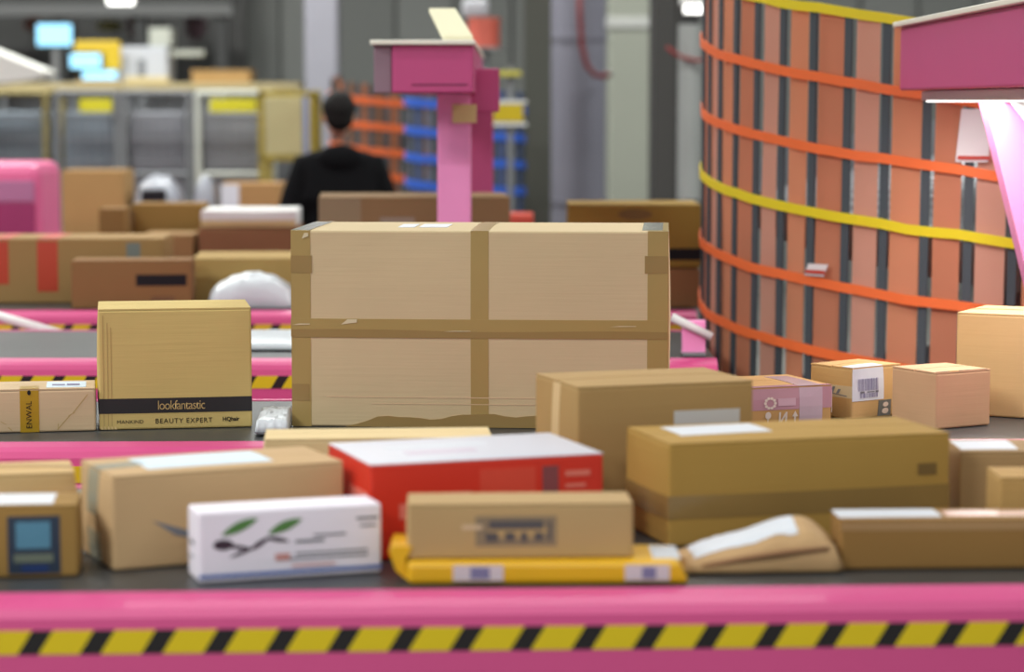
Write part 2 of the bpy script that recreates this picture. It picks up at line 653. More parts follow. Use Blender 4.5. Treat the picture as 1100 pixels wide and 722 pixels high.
# --- the box with the dark band
bt = carton('banded_carton', 'upright square brown box with a black lettered band near its base',
            (107, 462.2), (271, 458.6), 334, 0.215, card(208, 182, 116), bulge=0.004, flaps=True, seam=.52, gap=.002)
c = bt
BAND = mat('black_band_print', (38, 36, 38), rough=.55, var=.05)
TAN = mat('tan_lettering', (196, 164, 108), rough=.7)
c.patch('band', 'front', [('front', 0, 1, .136, .262), ('left', .0, 1, .136, .262)], BAND, .0006)
c.text('front', 'lookfantastic', .535, .198, .0285, TAN, spacing=.88, width=.100, bold=-.0001)
c.text('front', 'MANKIND', .20, .064, .0105, INK, width=.056)
c.text('front', 'BEAUTY EXPERT', .55, .066, .0150, INK, spacing=1.12, width=.121)
c.text('front', 'HQhair', .86, .072, .0125, INK, bold=.0003, width=.036)
CR2 = mat('carton_crush', (226, 196, 140), rough=.8)
CRD = mat('carton_score', (182, 152, 96), rough=.8)
for k, (uu, hgt) in enumerate([(.028, .96), (.055, .90), (.078, .86)]):
    c.patch('score_line', 'front', [(uu, uu + .006, .03, hgt)], CRD, .0005)
for k in range(5):
    c.polys('crushed_edge', 'front', [[(.01 + k * .022, .004), (.026 + k * .022, .004), (.012 + k * .022, .035)]], CR2, .0012)

# --- small long box at left with yellow tape
sm = carton('flat_carton', 'low brown box at the left edge wrapped with a yellow lettered tape',
            (-62, 466.5), (103, 462.8), 421.5, 0.15, card(208, 181, 146), flaps=True, bulge=.002, gap=.002)
c = sm
YT = mat('yellow_printed_tape', (178, 140, 30), rough=.3, var=.05)
U1 = lambda px: (px + 62) / 165
c.patch('tape', 'front', [('front', U1(21.5), U1(42), 0, 1), ('top', U1(21.5), U1(42), 0, .3)], YT, .0008)
c.text('front', 'ENWAL', U1(31.5), .42, .017, INK, rot=math.pi / 2, spacing=1.02, off=.0018)
c.polys('tape_mark', 'front', [ellipse(U1(31.5), .95, .012, .06)], INK, .0018)
c.patch('label', 'top', [(U1(50), U1(93), .12, .8)], mat('pale_blue_label', (205, 222, 238), rough=.5), .0008)
c.polys('label_print', 'top', [rect(U1(56), U1(70), .3, .45), rect(U1(72), U1(86), .3, .5)], INKL, .0016)
c.patch('crease', 'front', [(U1(62), U1(62.6), .05, .2)], CRD, .0006)
pl = []
for (x0_, y0_, x1_, y1_) in [(61, .05, 76, .42), (73, .38, 80, .45), (78, .44, 94, .88), (0, .27, 6, .2), (8, .13, 12, .05)]:
    pl.append([(U1(x0_), y0_), (U1(x0_ + 1.2), y0_), (U1(x1_ + 1.2), y1_), (U1(x1_), y1_)])
c.polys('crease', 'front', pl, CRD, .0007)

# --- white film parcel between the two cartons
q = at_z(292.5, 469.5, Z)
wb_ = empty('film_parcel', (q.x - .009, q.y + .14, Z), .05)
tag(wb_, 'white film-wrapped parcel squeezed between banded box and large taped carton', 'parcel')
FILM = mat('white_film', (208, 214, 220), rough=.3, var=.05, bump=.3, scale=10)
pillow('film', .070, .26, .034, FILM, wb_, seed=3, wrinkle=.003, flat=.16, p=8)
bm = bmesh.new(); add_box(bm, -.036, .036, -.137, -.134, .008, .010)
obj_bm('film_seam', bm, INKG, wb_)

# --- carton with lilac tape
FR = Vector((x_at(893, 5.24), 5.24)); a = math.radians(20)
FL = FR - Vector((math.cos(a), math.sin(a))) * .235
c = Carton('taped_carton', 'low brown box with lilac tape and white pictograms right of the large carton',
           FL, FR, .215, z_at(417, 5.2) - Z, Z, card(196, 152, 96), flaps=True, seam=.5)
LIL = mat('lilac_tape', (186, 142, 150), rough=.2, var=.12, scale=14, bump=.1)
LIL2 = mat('lilac_tape_doubled', (196, 172, 180), rough=.2, var=.1, scale=14, bump=.1)
c.patch('tape', 'front', [('front', 0, 1, .44, 1.0), ('top', 0, 1, 0, .1)], LIL, .0007)
c.patch('tape', 'front', [('front', .66, .90, 0, 1), ('top', .66, .90, 0, .8)], LIL2, .0012)
WPR = mat('white_print', (222, 205, 190), rough=.6)
ring = [ellipse(.36 + .05 * math.cos(t), .62 + .13 * math.sin(t), .016, .04, 8) for t in [k * math.pi / 5 for k in range(10)]]
c.polys('recycling_mark', 'front', ring, WPR, .0018)
c.polys('print', 'front', [rect(.44, .62, .54, .74)], mat('lilac_print', (206, 168, 178), rough=.5), .0018)
c.polys('pictogram', 'front', [ellipse(.34, .3, .03, .1, 12), rect(.332, .348, .05, .25)], WPR, .0018)
c.polys('pictogram', 'front', [[(.45, .05), (.47, .05), (.53, .35), (.51, .35)], rect(.45, .47, .05, .38), rect(.515, .535, .05, .38)], WPR, .0018)
c.polys('pictogram', 'front', [[(.585, .25), (.645, .25), (.615, .4)], rect(.605, .625, .05, .25)], WPR, .0018)
c.patch('torn_tape', 'right', [(0, .12, .3, .9)], WPR, .0012)
c.patch('paper_scrap', 'top', [(.05, .34, .70, .97)], PAPER, .004)

# --- carton with a shipping label folded round its corner
FL = Vector((x_at(915, 5.30), 5.30)); a = math.radians(38)
FR = FL + Vector((math.cos(a), math.sin(a))) * .155
c = Carton('labelled_carton', 'brown box with a white barcode label folded over its corner',
           FL, FR, .13, z_at(397, 5.30) - Z, Z, card(206, 166, 110), flaps=True)
lb = c.patch('label', 'front', [('front', 0, .62, .36, 1.0), ('top', 0, .62, 0, .25)], PAPER, .0010)
c.barcode('front', .10, .50, .56, .80, INKL, 4, 20, .0022, lb)
c.barcode('front', .14, .50, .36 + .06, .36 + .15, INKL, 7, 16, .0022, lb)
c.polys('label_print', 'front', [rect(.14, .22, .51, .55), rect(.27, .42, .52, .54), rect(.44, .5, .51, .55)], INKG, .0022, lb)
BT = mat('beige_logo_tape', (206, 186, 150), rough=.4)
tp = c.patch('tape', 'left', [(0, 1, .42, .66)], BT, .0009)
mk = []
for k, hh in enumerate((.09, .13, .13, .09)):
    u = .32 + k * .13
    mk.append([(u - .05, .50), (u + .01, .50), (u + .06, .50 + hh), (u + .0, .50 + hh)])
mk.append([(.2, .45), (.55, .485), (.9, .45), (.9, .47), (.55, .505), (.2, .47)])
c.polys('tape_mark', 'left', mk, INKG, .002, tp)
dk = c.patch('corner_print', 'front', [(.52, .78, .02, .34)], mat('grey_pictogram_strip', (110, 112, 108), rough=.5), .0014)
c.polys('pictogram', 'front', [ellipse(.66, .25, .06, .05, 10), ellipse(.66, .12, .07, .06, 10)], WPR, .0022, dk)

# --- small cube box
FL = Vector((x_at(1005, 5.143), 5.143)); a = math.radians(30)
FR = FL + Vector((math.cos(a), math.sin(a))) * .152
c = Carton('cube_carton', 'small plain cube-shaped box standing corner-on near the right edge',
           FL, FR, .15, z_at(402, 5.143) - Z, Z, card(206, 164, 126), flaps=True, seam=.5, gap=.004, bulge=.0015)
c.patch('lid_gap_shade', 'top', [(.02, .96, .02, .05)], mat('painted_gap_shade', (70, 56, 46), rough=.9), .0006)  # dark strip painted as the shade inside the lid gap
c.patch('flap_edge', 'top', [(.25, .42, .015, .03)], CR2, .002)

# --- tall box at right edge
FL = Vector((x_at(1026, 5.40), 5.40)); FR = Vector((x_at(1190, 5.24), 5.24))
c = Carton('tall_carton', 'tall plain brown box cut off by the right edge beside the cube-shaped box',
           FL, FR, .22, z_at(337, 5.40) - Z, Z, card(212, 176, 124), flaps=True, bulge=.004)
c.patch('tape', 'top', [('top', 0, 1, .45, .55), ('left', .45, .55, .75, 1)], TAPE, .0008)

# ================================================================== front conveyor
# white-topped small box at far left
c = carton('small_carton', 'small brown box with dark blue picture label at lower left corner',
           (-48, 622), (84, 619), 547, .115, card(158, 122, 66))
lab = c.patch('picture_label', 'front', [(.43, .86, .05, .88)], mat('navy_print', (44, 56, 74), rough=.4), .0008)
c.patch('picture', 'front', [(.50, .78, .42, .80)], mat('blue_picture', (86, 136, 162), rough=.4), .0014, lab)
c.patch('picture', 'front', [(.48, .80, .22, .34)], mat('grey_green_picture', (110, 118, 104), rough=.4), .0014, lab)
c.patch('picture', 'front', [(.54, .76, .08, .18)], mat('deep_blue_picture', (34, 56, 108), rough=.4), .0014, lab)
c.patch('label', 'top', [(.05, .8, .08, .9)], PAPER, .0008)
# soft-taped box behind it
c = carton('glossy_carton', 'tan box with shiny wrinkled tape behind the blue-pictured box at left',
           (-80, Yd(3.70)), (82, Yd(3.755)), 515, .13, card(206, 172, 122), bulge=.008)
c.patch('tape', 'front', [('front', .0, 1, .50, .86)], mat('glossy_tan_tape', (214, 178, 128), rough=.12, bump=.3, scale=9), .0010)
c.patch('tape', 'top', [(.0, 1, .30, .5)], mat('glossy_tan_tape', (214, 178, 128)), .0010)
c.patch('painted_glare', 'front', [(.62, .95, .64, .74)], CLEAR, .0016)  # pale streak painting the glare on the wrinkled plastic
# tan box with grey tape tabs on its end
c = carton('tan_carton', 'large tan box turned so its taped left end shows behind white leaf-print box',
           (122, 613.5), (370, 593), 514, .185, card(198, 164, 122), bulge=.005)
GT = mat('grey_tape', (150, 148, 132), rough=.25, var=.1, bump=.1)
c.patch('tape', 'left', [(.30, .62, .52, 1.0)], GT, .0010)
c.patch('tape', 'left', [(.30, .66, .02, .34)], GT, .0010)
c.patch('tape', 'top', [(.0, .2, .40, .62)], GT, .0010)
c.patch('label', 'top', [(.18, .72, .2, .8)], mat('pale_blue_label', (205, 222, 238)), .0010)
c.polys('dark_mark', 'front', [[(.16, .52), (.34, .36), (.36, .28), (.26, .34)]], INKG, .0012)
# white box with leaf print
FL, FR, h = fit((214, 627), (410, 614.5), 551)
c = Carton('white_carton', 'white box with green leaf emblem and blue base line at front left',
           FL, FR, .080, h, Z, mat('white_board', (240, 232, 244), rough=.55, var=.03, spec=.4), bulge=.002, flaps=False)
BLUE = mat('blue_print', (58, 96, 168), rough=.5)
GREEN = mat('leaf_green_print', (84, 130, 66), rough=.5)
PLUM = mat('plum_print', (62, 44, 58), rough=.5)
LGREY = mat('faint_grey_print', (178, 172, 186), rough=.5)
c.patch('base_line', 'front', [('front', 0, 1, .06, .115)], BLUE, .0006)


def leaf(u0, v0, u1, v1, wd, asp):
    # pointed leaf from (u0,v0) to (u1,v1); asp = face width / height
    dx_, dy_ = (u1 - u0) * asp, v1 - v0
    L = math.hypot(dx_, dy_)
    nx, ny = -dy_ / L / asp, dx_ / L
    up, dn = [], []
    for k in range(11):
        t = k / 10
        b_ = wd * math.sin(math.pi * t) ** .8
        cx_, cy_ = u0 + (u1 - u0) * t, v0 + (v1 - v0) * t
        up.append((cx_ + nx * b_, cy_ + ny * b_)); dn.append((cx_ - nx * b_ * .8, cy_ - ny * b_ * .8))
    return up + dn[-2:0:-1]


asp = c.w / c.h
c.polys('emblem_leaf', 'front', [leaf(.12, .66, .32, .88, .075, asp)], GREEN, .0012)
c.polys('emblem_leaf', 'front', [leaf(.37, .65, .56, .84, .075, asp)], GREEN, .0012)
c.polys('emblem_branch', 'front', [ellipse(.13, .53, .055, .075, 14),
                                   leaf(.12, .53, .30, .44, .03, asp), leaf(.27, .43, .38, .60, .04, asp), leaf(.35, .60, .49, .53, .035, asp),
                                   leaf(.16, .34, .30, .47, .025, asp)], PLUM, .0013)
c.polys('faint_print', 'front', [rect(.52, .68, .50, .54), rect(.62, .80, .58, .61), rect(.86, .98, .78, .82), rect(.88, .97, .68, .71)], INKG, .0012)
c.polys('faint_print', 'front', [rect(.46, .92, .26, .29), rect(.52, .92, .33, .36)], INKG, .0012)
c.polys('red_print', 'front', [rect(.41, .49, .26, .36)], mat('faint_red_print', (206, 146, 140), rough=.5), .0013)
c.polys('red_print', 'front', [rect(.5, .74, .16, .19)], mat('faint_red_print', (206, 146, 140)), .0013)
c.polys('end_print', 'left', [rect(.3, .7, .5, .56), rect(.3, .6, .3, .34)], INKG, .0012)
# cream box at the back
c = carton('cream_carton', 'pale cream flat box partly hidden behind the red box',
           (284, Yd(4.11)), (530, Yd(4.14)), 474, .13, card(222, 196, 148))
# red box
FL, FR, h = fit((398, 603), (648, 587), 500)
RED = mat('red_board', (214, 46, 24), rough=.5, var=.05)
c = Carton('red_carton', 'red printed box with white top in the middle of the foreground belt', FL, FR, .25, h, Z, RED, flaps=False, bulge=.003)
c.patch('top_sheet', 'top', [(.0, 1, .0, 1)], mat('white_gloss_sheet', (206, 204, 216), rough=.35, var=.05), .0008)
c.patch('top_print', 'top', [(.22, .52, .30, .42)], mat('faint_mauve_print', (206, 190, 206), rough=.5), .0014)
c.patch('top_print', 'top', [(.18, .62, .58, .68)], PAPER, .0014)
SAL = mat('salmon_print', (228, 120, 104), rough=.5)
c.polys('white_print', 'front', [rect(.12, .24, .42, .58)], SAL, .0010)
c.polys('white_print', 'front', [rect(.30, .42, .62, .68), rect(.29, .44, .52, .56)], SAL, .0010)
c.polys('violet_print', 'front', [rect(.31, .41, .40, .49)], mat('violet_print', (150, 96, 150), rough=.5), .0011)
c.patch('band_print', 'front', [(.46, .70, .30, .90)], mat('lighter_red_print', (218, 70, 50), rough=.5), .0008)
c.patch('dark_band', 'front', [(.73, .80, .25, .90)], mat('maroon_grey_print', (134, 66, 70), rough=.5), .0010)
c.polys('white_print', 'front', [rect(.83, .94, .78, .84), rect(.83, .92, .66, .70), rect(.83, .96, .46, .56)], SAL, .0010)
c.patch('side_print', 'left', [(.55, .95, .30, .70)], SAL, .0010)
# yellow padded envelope under tan slab box
E_Y = at_z(585, 629.5, Z).y + .004
ye = empty('yellow_mailer', (x_at(585, E_Y + .075), E_Y + .075, Z), .015)
tag(ye, 'flat yellow mailer with white labels lying under the long tan box at the belt edge', 'mailer')
YEL = mat('yellow_film', (232, 178, 24), rough=.35, var=.06, bump=.1, scale=8)
ew = .405
bm = bmesh.new()
add_box(bm, -ew / 2, ew / 2, -.07, .07, 0, .034, .008)
for v in bm.verts:
    if v.co.x > ew / 2 - .02:
        v.co.x += .015 * (.5 - v.co.z / .034)
obj_bm('sleeve', bm, YEL, ye)
bm = bmesh.new()  # turned-up left end
pr = [(-ew / 2 - .000, .004), (-ew / 2 - .016, .018), (-ew / 2 - .026, .046), (-ew / 2 - .022, .054), (-ew / 2 + .008, .054), (-ew / 2 - .002, .034)]
ra = [bm.verts.new((x, -.055, z_)) for x, z_ in pr]; rb = [bm.verts.new((x, .05, z_)) for x, z_ in pr]
for k in range(6):
    bm.faces.new((ra[k], ra[(k + 1) % 6], rb[(k + 1) % 6], rb[k]))
bm.faces.new(ra); bm.faces.new(list(reversed(rb)))
obj_bm('turned_up_end', bm, YEL, ye)
for (x0_, x1_) in ((-.135, -.062), (.115, .18)):
    lo_ = box('label', (x0_, x1_, -.0715, -.0695, .006, .029), mat('pale_lilac_label', (214, 200, 206), rough=.5), ye, bev=0)
    box('label_print', (x0_ + .025, x1_ - .02, -.0722, -.0714, .009, .026), INKL, lo_, bev=0)
box('top_label', (ew / 2 - .045, ew / 2 - .005, -.05, .05, .0335, .0352), PAPER, ye, bev=0)
# tan slab box on the envelope
zt = Z + .0345
FL, FR, h = fit((438, 601), (680, 599), 544, zt)
c = Carton('slab_carton', 'long low tan box with dark stamp resting on the yellow mailer', FL, FR, .10, h, zt, card(186, 154, 108), bulge=.002)
DST = mat('dark_stamp', (86, 80, 82), rough=.5)
c.polys('stamp', 'front', [rect(.36, .60, .56, .72), rect(.345, .40, .32, .50), rect(.43, .475, .34, .50), rect(.50, .53, .32, .50), rect(.56, .60, .34, .50), rect(.62, .635, .34, .7)], DST, .0010)
c.polys('stamp_underlay', 'front', [rect(.30, .66, .24, .80)], mat('grey_tan_stamp', (140, 120, 96), rough=.5), .0006)
c.polys('pale_print', 'front', [rect(.24, .33, .56, .64)], mat('pale_tan_print', (214, 184, 150), rough=.5), .0010)
# tall brown box at the back of the front belt
c = carton('end_carton', 'brown box turned end-on with two top flaps, before the large carton\'s right corner',
           (620, Yd(4.03)), (808, Yd(4.13)), 418, .22, card(176, 142, 92), gap=.006)
c.patch('label', 'front', [(.54, .92, .67, .80)], mat('silver_label', (206, 204, 204), rough=.4), .0008)
c.patch('tape', 'left', [(.45, .62, .0, 1)], mat('tan_paper_tape', (214, 184, 136), rough=.6), .0008)
# big olive-brown box
FL, FR, h = fit((718, 588), (1019, 572), 479)
c = Carton('olive_carton', 'wide olive-brown box with a darker tape band, right of the red box', FL, FR, .21, h, Z, card(176, 138, 70), bulge=.005)
TO = mat('olive_tape', (146, 116, 68), rough=.22, var=.08, bump=.1, scale=10)
c.patch('tape', 'front', [('front', 0, 1, .27, .50), ('left', 0, 1, .27, .50)], TO, .0010)
c.patch('label', 'top', [(.10, .42, .35, .85)], PAPER, .0010)
c.polys('dark_mark', 'front', [rect(.88, .95, .60, .72)], mat('faint_brown_mark', (120, 92, 46), rough=.7), .0010)
# kraft paper bag
by_ = at_z(816, 618, Z).y
kb = empty('paper_bag', (x_at(812, by_ + .07), by_ + .07, Z), .06)
tag(kb, 'crumpled kraft paper bag lying flat beside the yellow mailer', 'bag')
KR = mat('kraft_paper', (196, 158, 112), rough=.7, var=.08, bump=.2, scale=14)
bagh = lambda x: .30 + .70 * max(0, min(1, (x + .9) / 1.35)) ** 1.1
bb = pillow('bag_body', .245, .125, .072, KR, kb, seed=8, wrinkle=.006, hx=bagh, flat=.38, p=3)
bmx = bmesh.new(); bmx.from_mesh(bb.data)
keep = [f_ for f_ in bmx.faces if f_.normal.z > .3 and -.10 < f_.calc_center_median().x < .055 and -.045 < f_.calc_center_median().y < .05]
bmesh.ops.delete(bmx, geom=[f_ for f_ in bmx.faces if f_ not in set(keep)], context='FACES')
for v in bmx.verts:
    v.co.z += .0015
obj_bm('label', bmx, PAPER, kb, smooth=True)
path_tube('fold', [(-.09, -.058, .012), (-.03, -.063, .024), (.04, -.064, .034), (.10, -.056, .036)], .004, mat('kraft_fold', (150, 108, 74), rough=.7), kb)
# long brown box at right
FL, FR, h = fit((903, 612), (1180, 610), 561)
c = Carton('long_carton', 'long low dark brown box behind the kraft bag at the right', FL, FR, .095, h, Z, card(150, 112, 62), bulge=.002)
c.patch('label', 'top', [(.0, .40, .2, .95)], PAPER, .0008)
c.patch('tape', 'top', [(.42, 1, .25, .75)], mat('pinkish_tape', (206, 160, 136), rough=.3), .0008)
c.patch('tape', 'front', [(0, 1, .82, 1)], mat('long_box_tape', (170, 132, 88), rough=.3), .0008)
# right-edge boxes
c = carton('right_carton', 'brown box with white top label at the right edge beside the olive-brown box',
           (1030, Yd(3.96)), (1200, Yd(3.96)), 487, .15, card(172, 138, 96))
c.patch('label', 'top', [(.02, .38, .12, .8)], PAPER, .0008)
c.polys('dark_mark', 'front', [rect(.36, .52, .66, .8)], mat('faint_brown_mark', (120, 92, 46)), .0008)
c = carton('corner_carton', 'smallest plain brown box peeping in at the right edge above the long low box',
           (1073, Yd(3.75)), (1190, Yd(3.75)), 515, .11, card(190, 150, 92))

# ================================================================== third conveyor: flat mailer and guide bars
fm = empty('flat_mailer', (x_at(296, 7.0), 7.0, Z))
tag(fm, 'flat white mailer on the nearly empty belt left of the large carton', 'mailer')
pillow('envelope', .34, .44, .03, FILM, fm, seed=5, wrinkle=.003, flat=.3)
gb = empty('guide_bar', (x_at(20, 7.55), 7.55, 0))
tag(gb, 'slim white guide bar slanting across behind the low box at left', 'guide bar')
p0 = at_y(-60, 323, 7.85); p1 = at_y(72, 361, 7.50)
for o_ in [path_tube('bar', [p0 - gb.location, p1 - gb.location], .016, WHITEP, gb)]:
    pass
tube('post', p0 - gb.location - Vector((0, 0, .0)), Vector((p0.x, p0.y, 0)) - gb.location, .018, STEEL, gb)
gp = empty('guide_plate', (.50, 6.545 + .4, Z))
tag(gp, 'small pink and white guide plate at the end of the belt by the orange net', 'guide plate')
box('plate', (-.03, .035, -.3, -.27, .0, .10), PINK_L, gp)
path_tube('edge_rod', [(-.06, -.31, .11), (.05, -.31, .055)], .012, WHITEP, gp)
box('foot', (-.03, .035, -.32, -.24, 0, .012), GREYP, gp)

# ================================================================== fourth conveyor parcels
c = carton('striped_carton', 'brown carton with two vertical red bands at the far left', (-70, Yd(8.42)), (176, Yd(8.45)), 258, .36, card(158, 126, 80))
RB_ = mat('rust_red_band', (186, 62, 34), rough=.5)
c.patch('red_band', 'front', [(.26, .325, .30, .98)], RB_, .001)
c.patch('red_band', 'front', [(.45, .54, .18, .98)], RB_, .001)
c.patch('tape', 'top', [(.26, .325, 0, 1)], RB_, .001)
c.patch('tape', 'top', [(.45, .54, 0, 1)], RB_, .001)
c.patch('label', 'front', [(.84, .90, .70, .95)], mat('slate_label', (112, 120, 116), rough=.5), .001)
c = carton('stamped_carton', 'reddish-brown box with black address stamp before the red-banded carton', (77, Yd(8.19)), (206, Yd(8.21)), 281, .17, card(142, 105, 66))
c.patch('black_label', 'front', [(.54, .96, .48, .72)], INK, .001)
c.patch('print', 'front', [(.66, .86, .12, .26)], mat('brown_print', (120, 84, 52), rough=.6), .001)
c = carton('plain_carton', 'plain tan box behind white bag, left of the large carton', (206, Yd(8.46)), (330, Yd(8.48)), 279, .42, card(176, 146, 88))
wbag = empty('white_bag', (x_at(272, 8.29), 8.29, Z))
tag(wbag, 'soft white plastic bag lying on the belt behind banded box', 'bag')
pillow('film', .30, .22, .115, FILM, wbag, seed=11, wrinkle=.012, flat=.5)
c = carton('long_grey_carton', 'long brown box before the person in black, behind the pink post', (343, Yd(8.35)), (548, Yd(8.39)), 213, .42, card(140, 112, 78))
c.patch('label', 'front', [(.32, .50, .74, .82)], mat('greyish_label', (150, 136, 118), rough=.5), .001)
c.patch('wrap', 'front', [(.0, .22, 0, 1)], mat('grey_tan_wrap', (146, 128, 98), rough=.3), .001)
l6 = carton('under_carton', 'reddish-brown box under the black-banded box by the net', (612, Yd(8.24)), (752, Yd(8.24)), 290, .40, card(142, 100, 66))
c = carton('black_band_carton', 'olive-brown box with a black band beside the orange net', (611, Yd(8.25)), (753, Yd(8.25)), 221, .38, card(150, 119, 54), z=l6.ztop + .0075)
c.patch('black_band', 'front', [(0, 1, .12, .31)], INK, .001)
c.polys('round_mark', 'front', [ellipse(.5, .86, .13, .09)], mat('faint_brown_mark', (120, 92, 46)), .001)

# ================================================================== fifth conveyor parcels
eb = carton('low_carton', 'reddish-brown box under the white flat box, left of the person in black', (214, Yd(9.86)), (322, Yd(9.88)), 246, .40, card(138, 98, 68))
c = carton('flat_white_carton', 'white flat box lying on a reddish-brown box beside the person in black', (216, Yd(9.87)), (318, Yd(9.88)), 226, .36, mat('white_board_far', (226, 224, 222), rough=.5), z=eb.ztop + .0075, flaps=False)
c.patch('cream_edge', 'front', [(0, 1, 0, .4)], mat('cream_edge', (206, 184, 130), rough=.6), .001)
c = carton('squat_carton', 'tan squat box just above the stamped box', (152, Yd(9.84)), (207, Yd(9.84)), 253, .3, card(152, 118, 76))
c = carton('brown_carton', 'brown box behind the red-banded carton, right of the small narrow box', (143, Yd(10.24)), (219, Yd(10.24)), 220, .22, card(148, 112, 60))
c = carton('narrow_carton', 'small narrow brown box right of the pink hood', (107, Yd(10.08)), (135, Yd(10.08)), 225, .2, card(140, 104, 60))
c = carton('red_crate', 'small red box in the gap between two brown cartons behind the large carton', (548, Yd(9.9)), (573, Yd(9.9)), 231, .25, mat('red_plastic', (206, 70, 52), rough=.4), flaps=False)
c.patch('rim', 'front', [(0, 1, .9, 1)], mat('red_rim', (220, 96, 76), rough=.4), .004)

# ================================================================== far conveyor parcels
c = carton('far_carton', 'brown box standing right of the pink hood at the far left', (67, Yd(12.78)), (134, Yd(12.78)), 184, .35, card(170, 134, 86))
c = carton('far_tan_carton', 'orange-tan box with white sheet before the yellow rack', (238, Yd(12.80)), (302, Yd(12.80)), 198, .35, card(172, 132, 86))
c.patch('sheet', 'front', [(0, .3, .5, 1)], PAPER, .002)
fb = empty('grey_bag', (x_at(172, 12.98), 12.98, Z))
tag(fb, 'grey-white plastic bag with dark print among the far boxes at left', 'bag')
pillow('film', .28, .4, .30, mat('grey_film', (150, 152, 162), rough=.35, var=.1), fb, seed=14, wrinkle=.02, flat=.35)
box('dark_print', (-.07, .06, -.20, -.165, .18, .24), INK, fb)
fb2 = empty('white_wrapped_parcel', (x_at(222, 12.85), 12.85, Z))
tag(fb2, 'white wrapped parcel left of the orange-tan box at the back', 'parcel')
pillow('film', .12, .3, .31, mat('grey_film', (150, 152, 162)), fb2, seed=15, wrinkle=.01, flat=.3)

# pink hood over the far conveyor
ph = empty('pink_hood', (x_at(12, 11.2), 11.2, 0))
tag(ph, 'pink rounded machine hood with recessed dark front at left edge', 'machine')
hw = .245; zt_ = z_at(175, 11.2)
PANELM = mat('magenta_inset', (150, 44, 96), rough=.4)
PANELM2 = mat('mauve_inset', (176, 112, 150), rough=.4)
bm = bmesh.new()
add_box(bm, -.5, .138, 0, .55, .5, zt_, .05)
obj_bm('hood', bm, mat('pink_hood_paint', (222, 104, 150), rough=.4), ph, smooth=False)
box('inset', (-.46, .115, -.012, .004, .72, z_at(218, 11.2)), PANELM, ph)
box('window', (-.46, .115, -.012, .004, z_at(217, 11.2), z_at(194, 11.2)), PANELM2, ph)
for sx in (-.44, .09):
    box('leg', (sx - .03, sx + .03, .03, .09, 0, .5), GREYP, ph)
    box('leg', (sx - .03, sx + .03, .46, .52, 0, .5), GREYP, ph)

# ================================================================== gantries
def gantry(label, xb, y0, y1, zb, zt, wb, over=.018):
    g = empty('scanner_gantry', (xb, (y0 + y1) / 2, 0))
    tag(g, label, 'gantry', 'pink scanner gantries over the conveyors')
    o = g.location
    ya, yb = y0 - o.y, y1 - o.y
    box('beam', (-wb / 2, wb / 2, ya, yb, zb, zt), mat('gantry_magenta', (196, 78, 132), rough=.4, var=.03), g, .006)
    box('lid', (-wb / 2 - over, wb / 2 + .006, ya - .02, yb + .02, zt, zt + .014), mat('cream_lid', (240, 236, 222), rough=.4), g, .003)
    return g, o, ya, yb


# middle gantry, over the fourth conveyor
xm = x_at(465, 7.05, 1.7)
g, o, ya, yb = gantry('pink scanner gantry with cream plate on top behind the large carton', xm, 7.02, 9.30, 1.677, 1.815, .235, .062)
lx = x_at(488, 7.52, 1.4) - o.x
box('leg', (lx - .052, lx + .052, 7.50 - o.y, 7.58 - o.y, 0, 1.677), PINK_L, g)
lx2 = x_at(516, 9.15, 1.4) - o.x
box('leg', (lx2 - .048, lx2 + .048, 9.12 - o.y, 9.2 - o.y, 0, 1.677), mat('gantry_magenta', (196, 78, 132)), g)
box('leg_foot', (lx - .08, lx + .08, 7.47 - o.y, 7.61 - o.y, 0, .015), GREYP, g)
box('leg_foot', (lx2 - .08, lx2 + .08, 9.09 - o.y, 9.23 - o.y, 0, .015), GREYP, g)
box('side_box', (-.170, -.1185, .01 + ya, .3 + ya, 1.677, 1.814), mat('mauve_grey_box', (146, 118, 132), rough=.4), g)
box('cable_tray', (.08, .19, ya + .5, ya + .62, 1.62, 1.755), mat('gantry_magenta', (196, 78, 132)), g)
box('paper_note', (lx - .005, lx + .07, 7.494 - o.y, 7.499 - o.y, z_at(132, 7.5), z_at(112, 7.5)), mat('cream_note', (226, 202, 140), rough=.6), g, 0)
box('seam_strip', (-.06, .1, ya - .003, ya, 1.70, 1.704), mat('mauve_seam', (140, 50, 96), rough=.5), g, 0)
bm = bmesh.new()
pa = [at_y(461, 13, 7.25), at_y(489, 13, 7.25), at_y(508, 41, 7.10), at_y(476, 41, 7.10)]
pa[2].z = pa[3].z = 1.830
fa = [bm.verts.new(p - o) for p in pa]; fb_ = [bm.verts.new(p - o + Vector((0, .012, .012))) for p in pa]
bm.faces.new(fa); bm.faces.new(list(reversed(fb_)))
for k in range(4):
    bm.faces.new((fa[k], fa[(k + 1) % 4], fb_[(k + 1) % 4], fb_[k]))
pl_ = obj_bm('tilted_plate', bm, mat('cream_plate', (236, 228, 190), rough=.5), g)
box('stripe', (-.01, .1, ya + .255, ya + .262, 1.7, 1.70), PINK, g, 0) if False else None

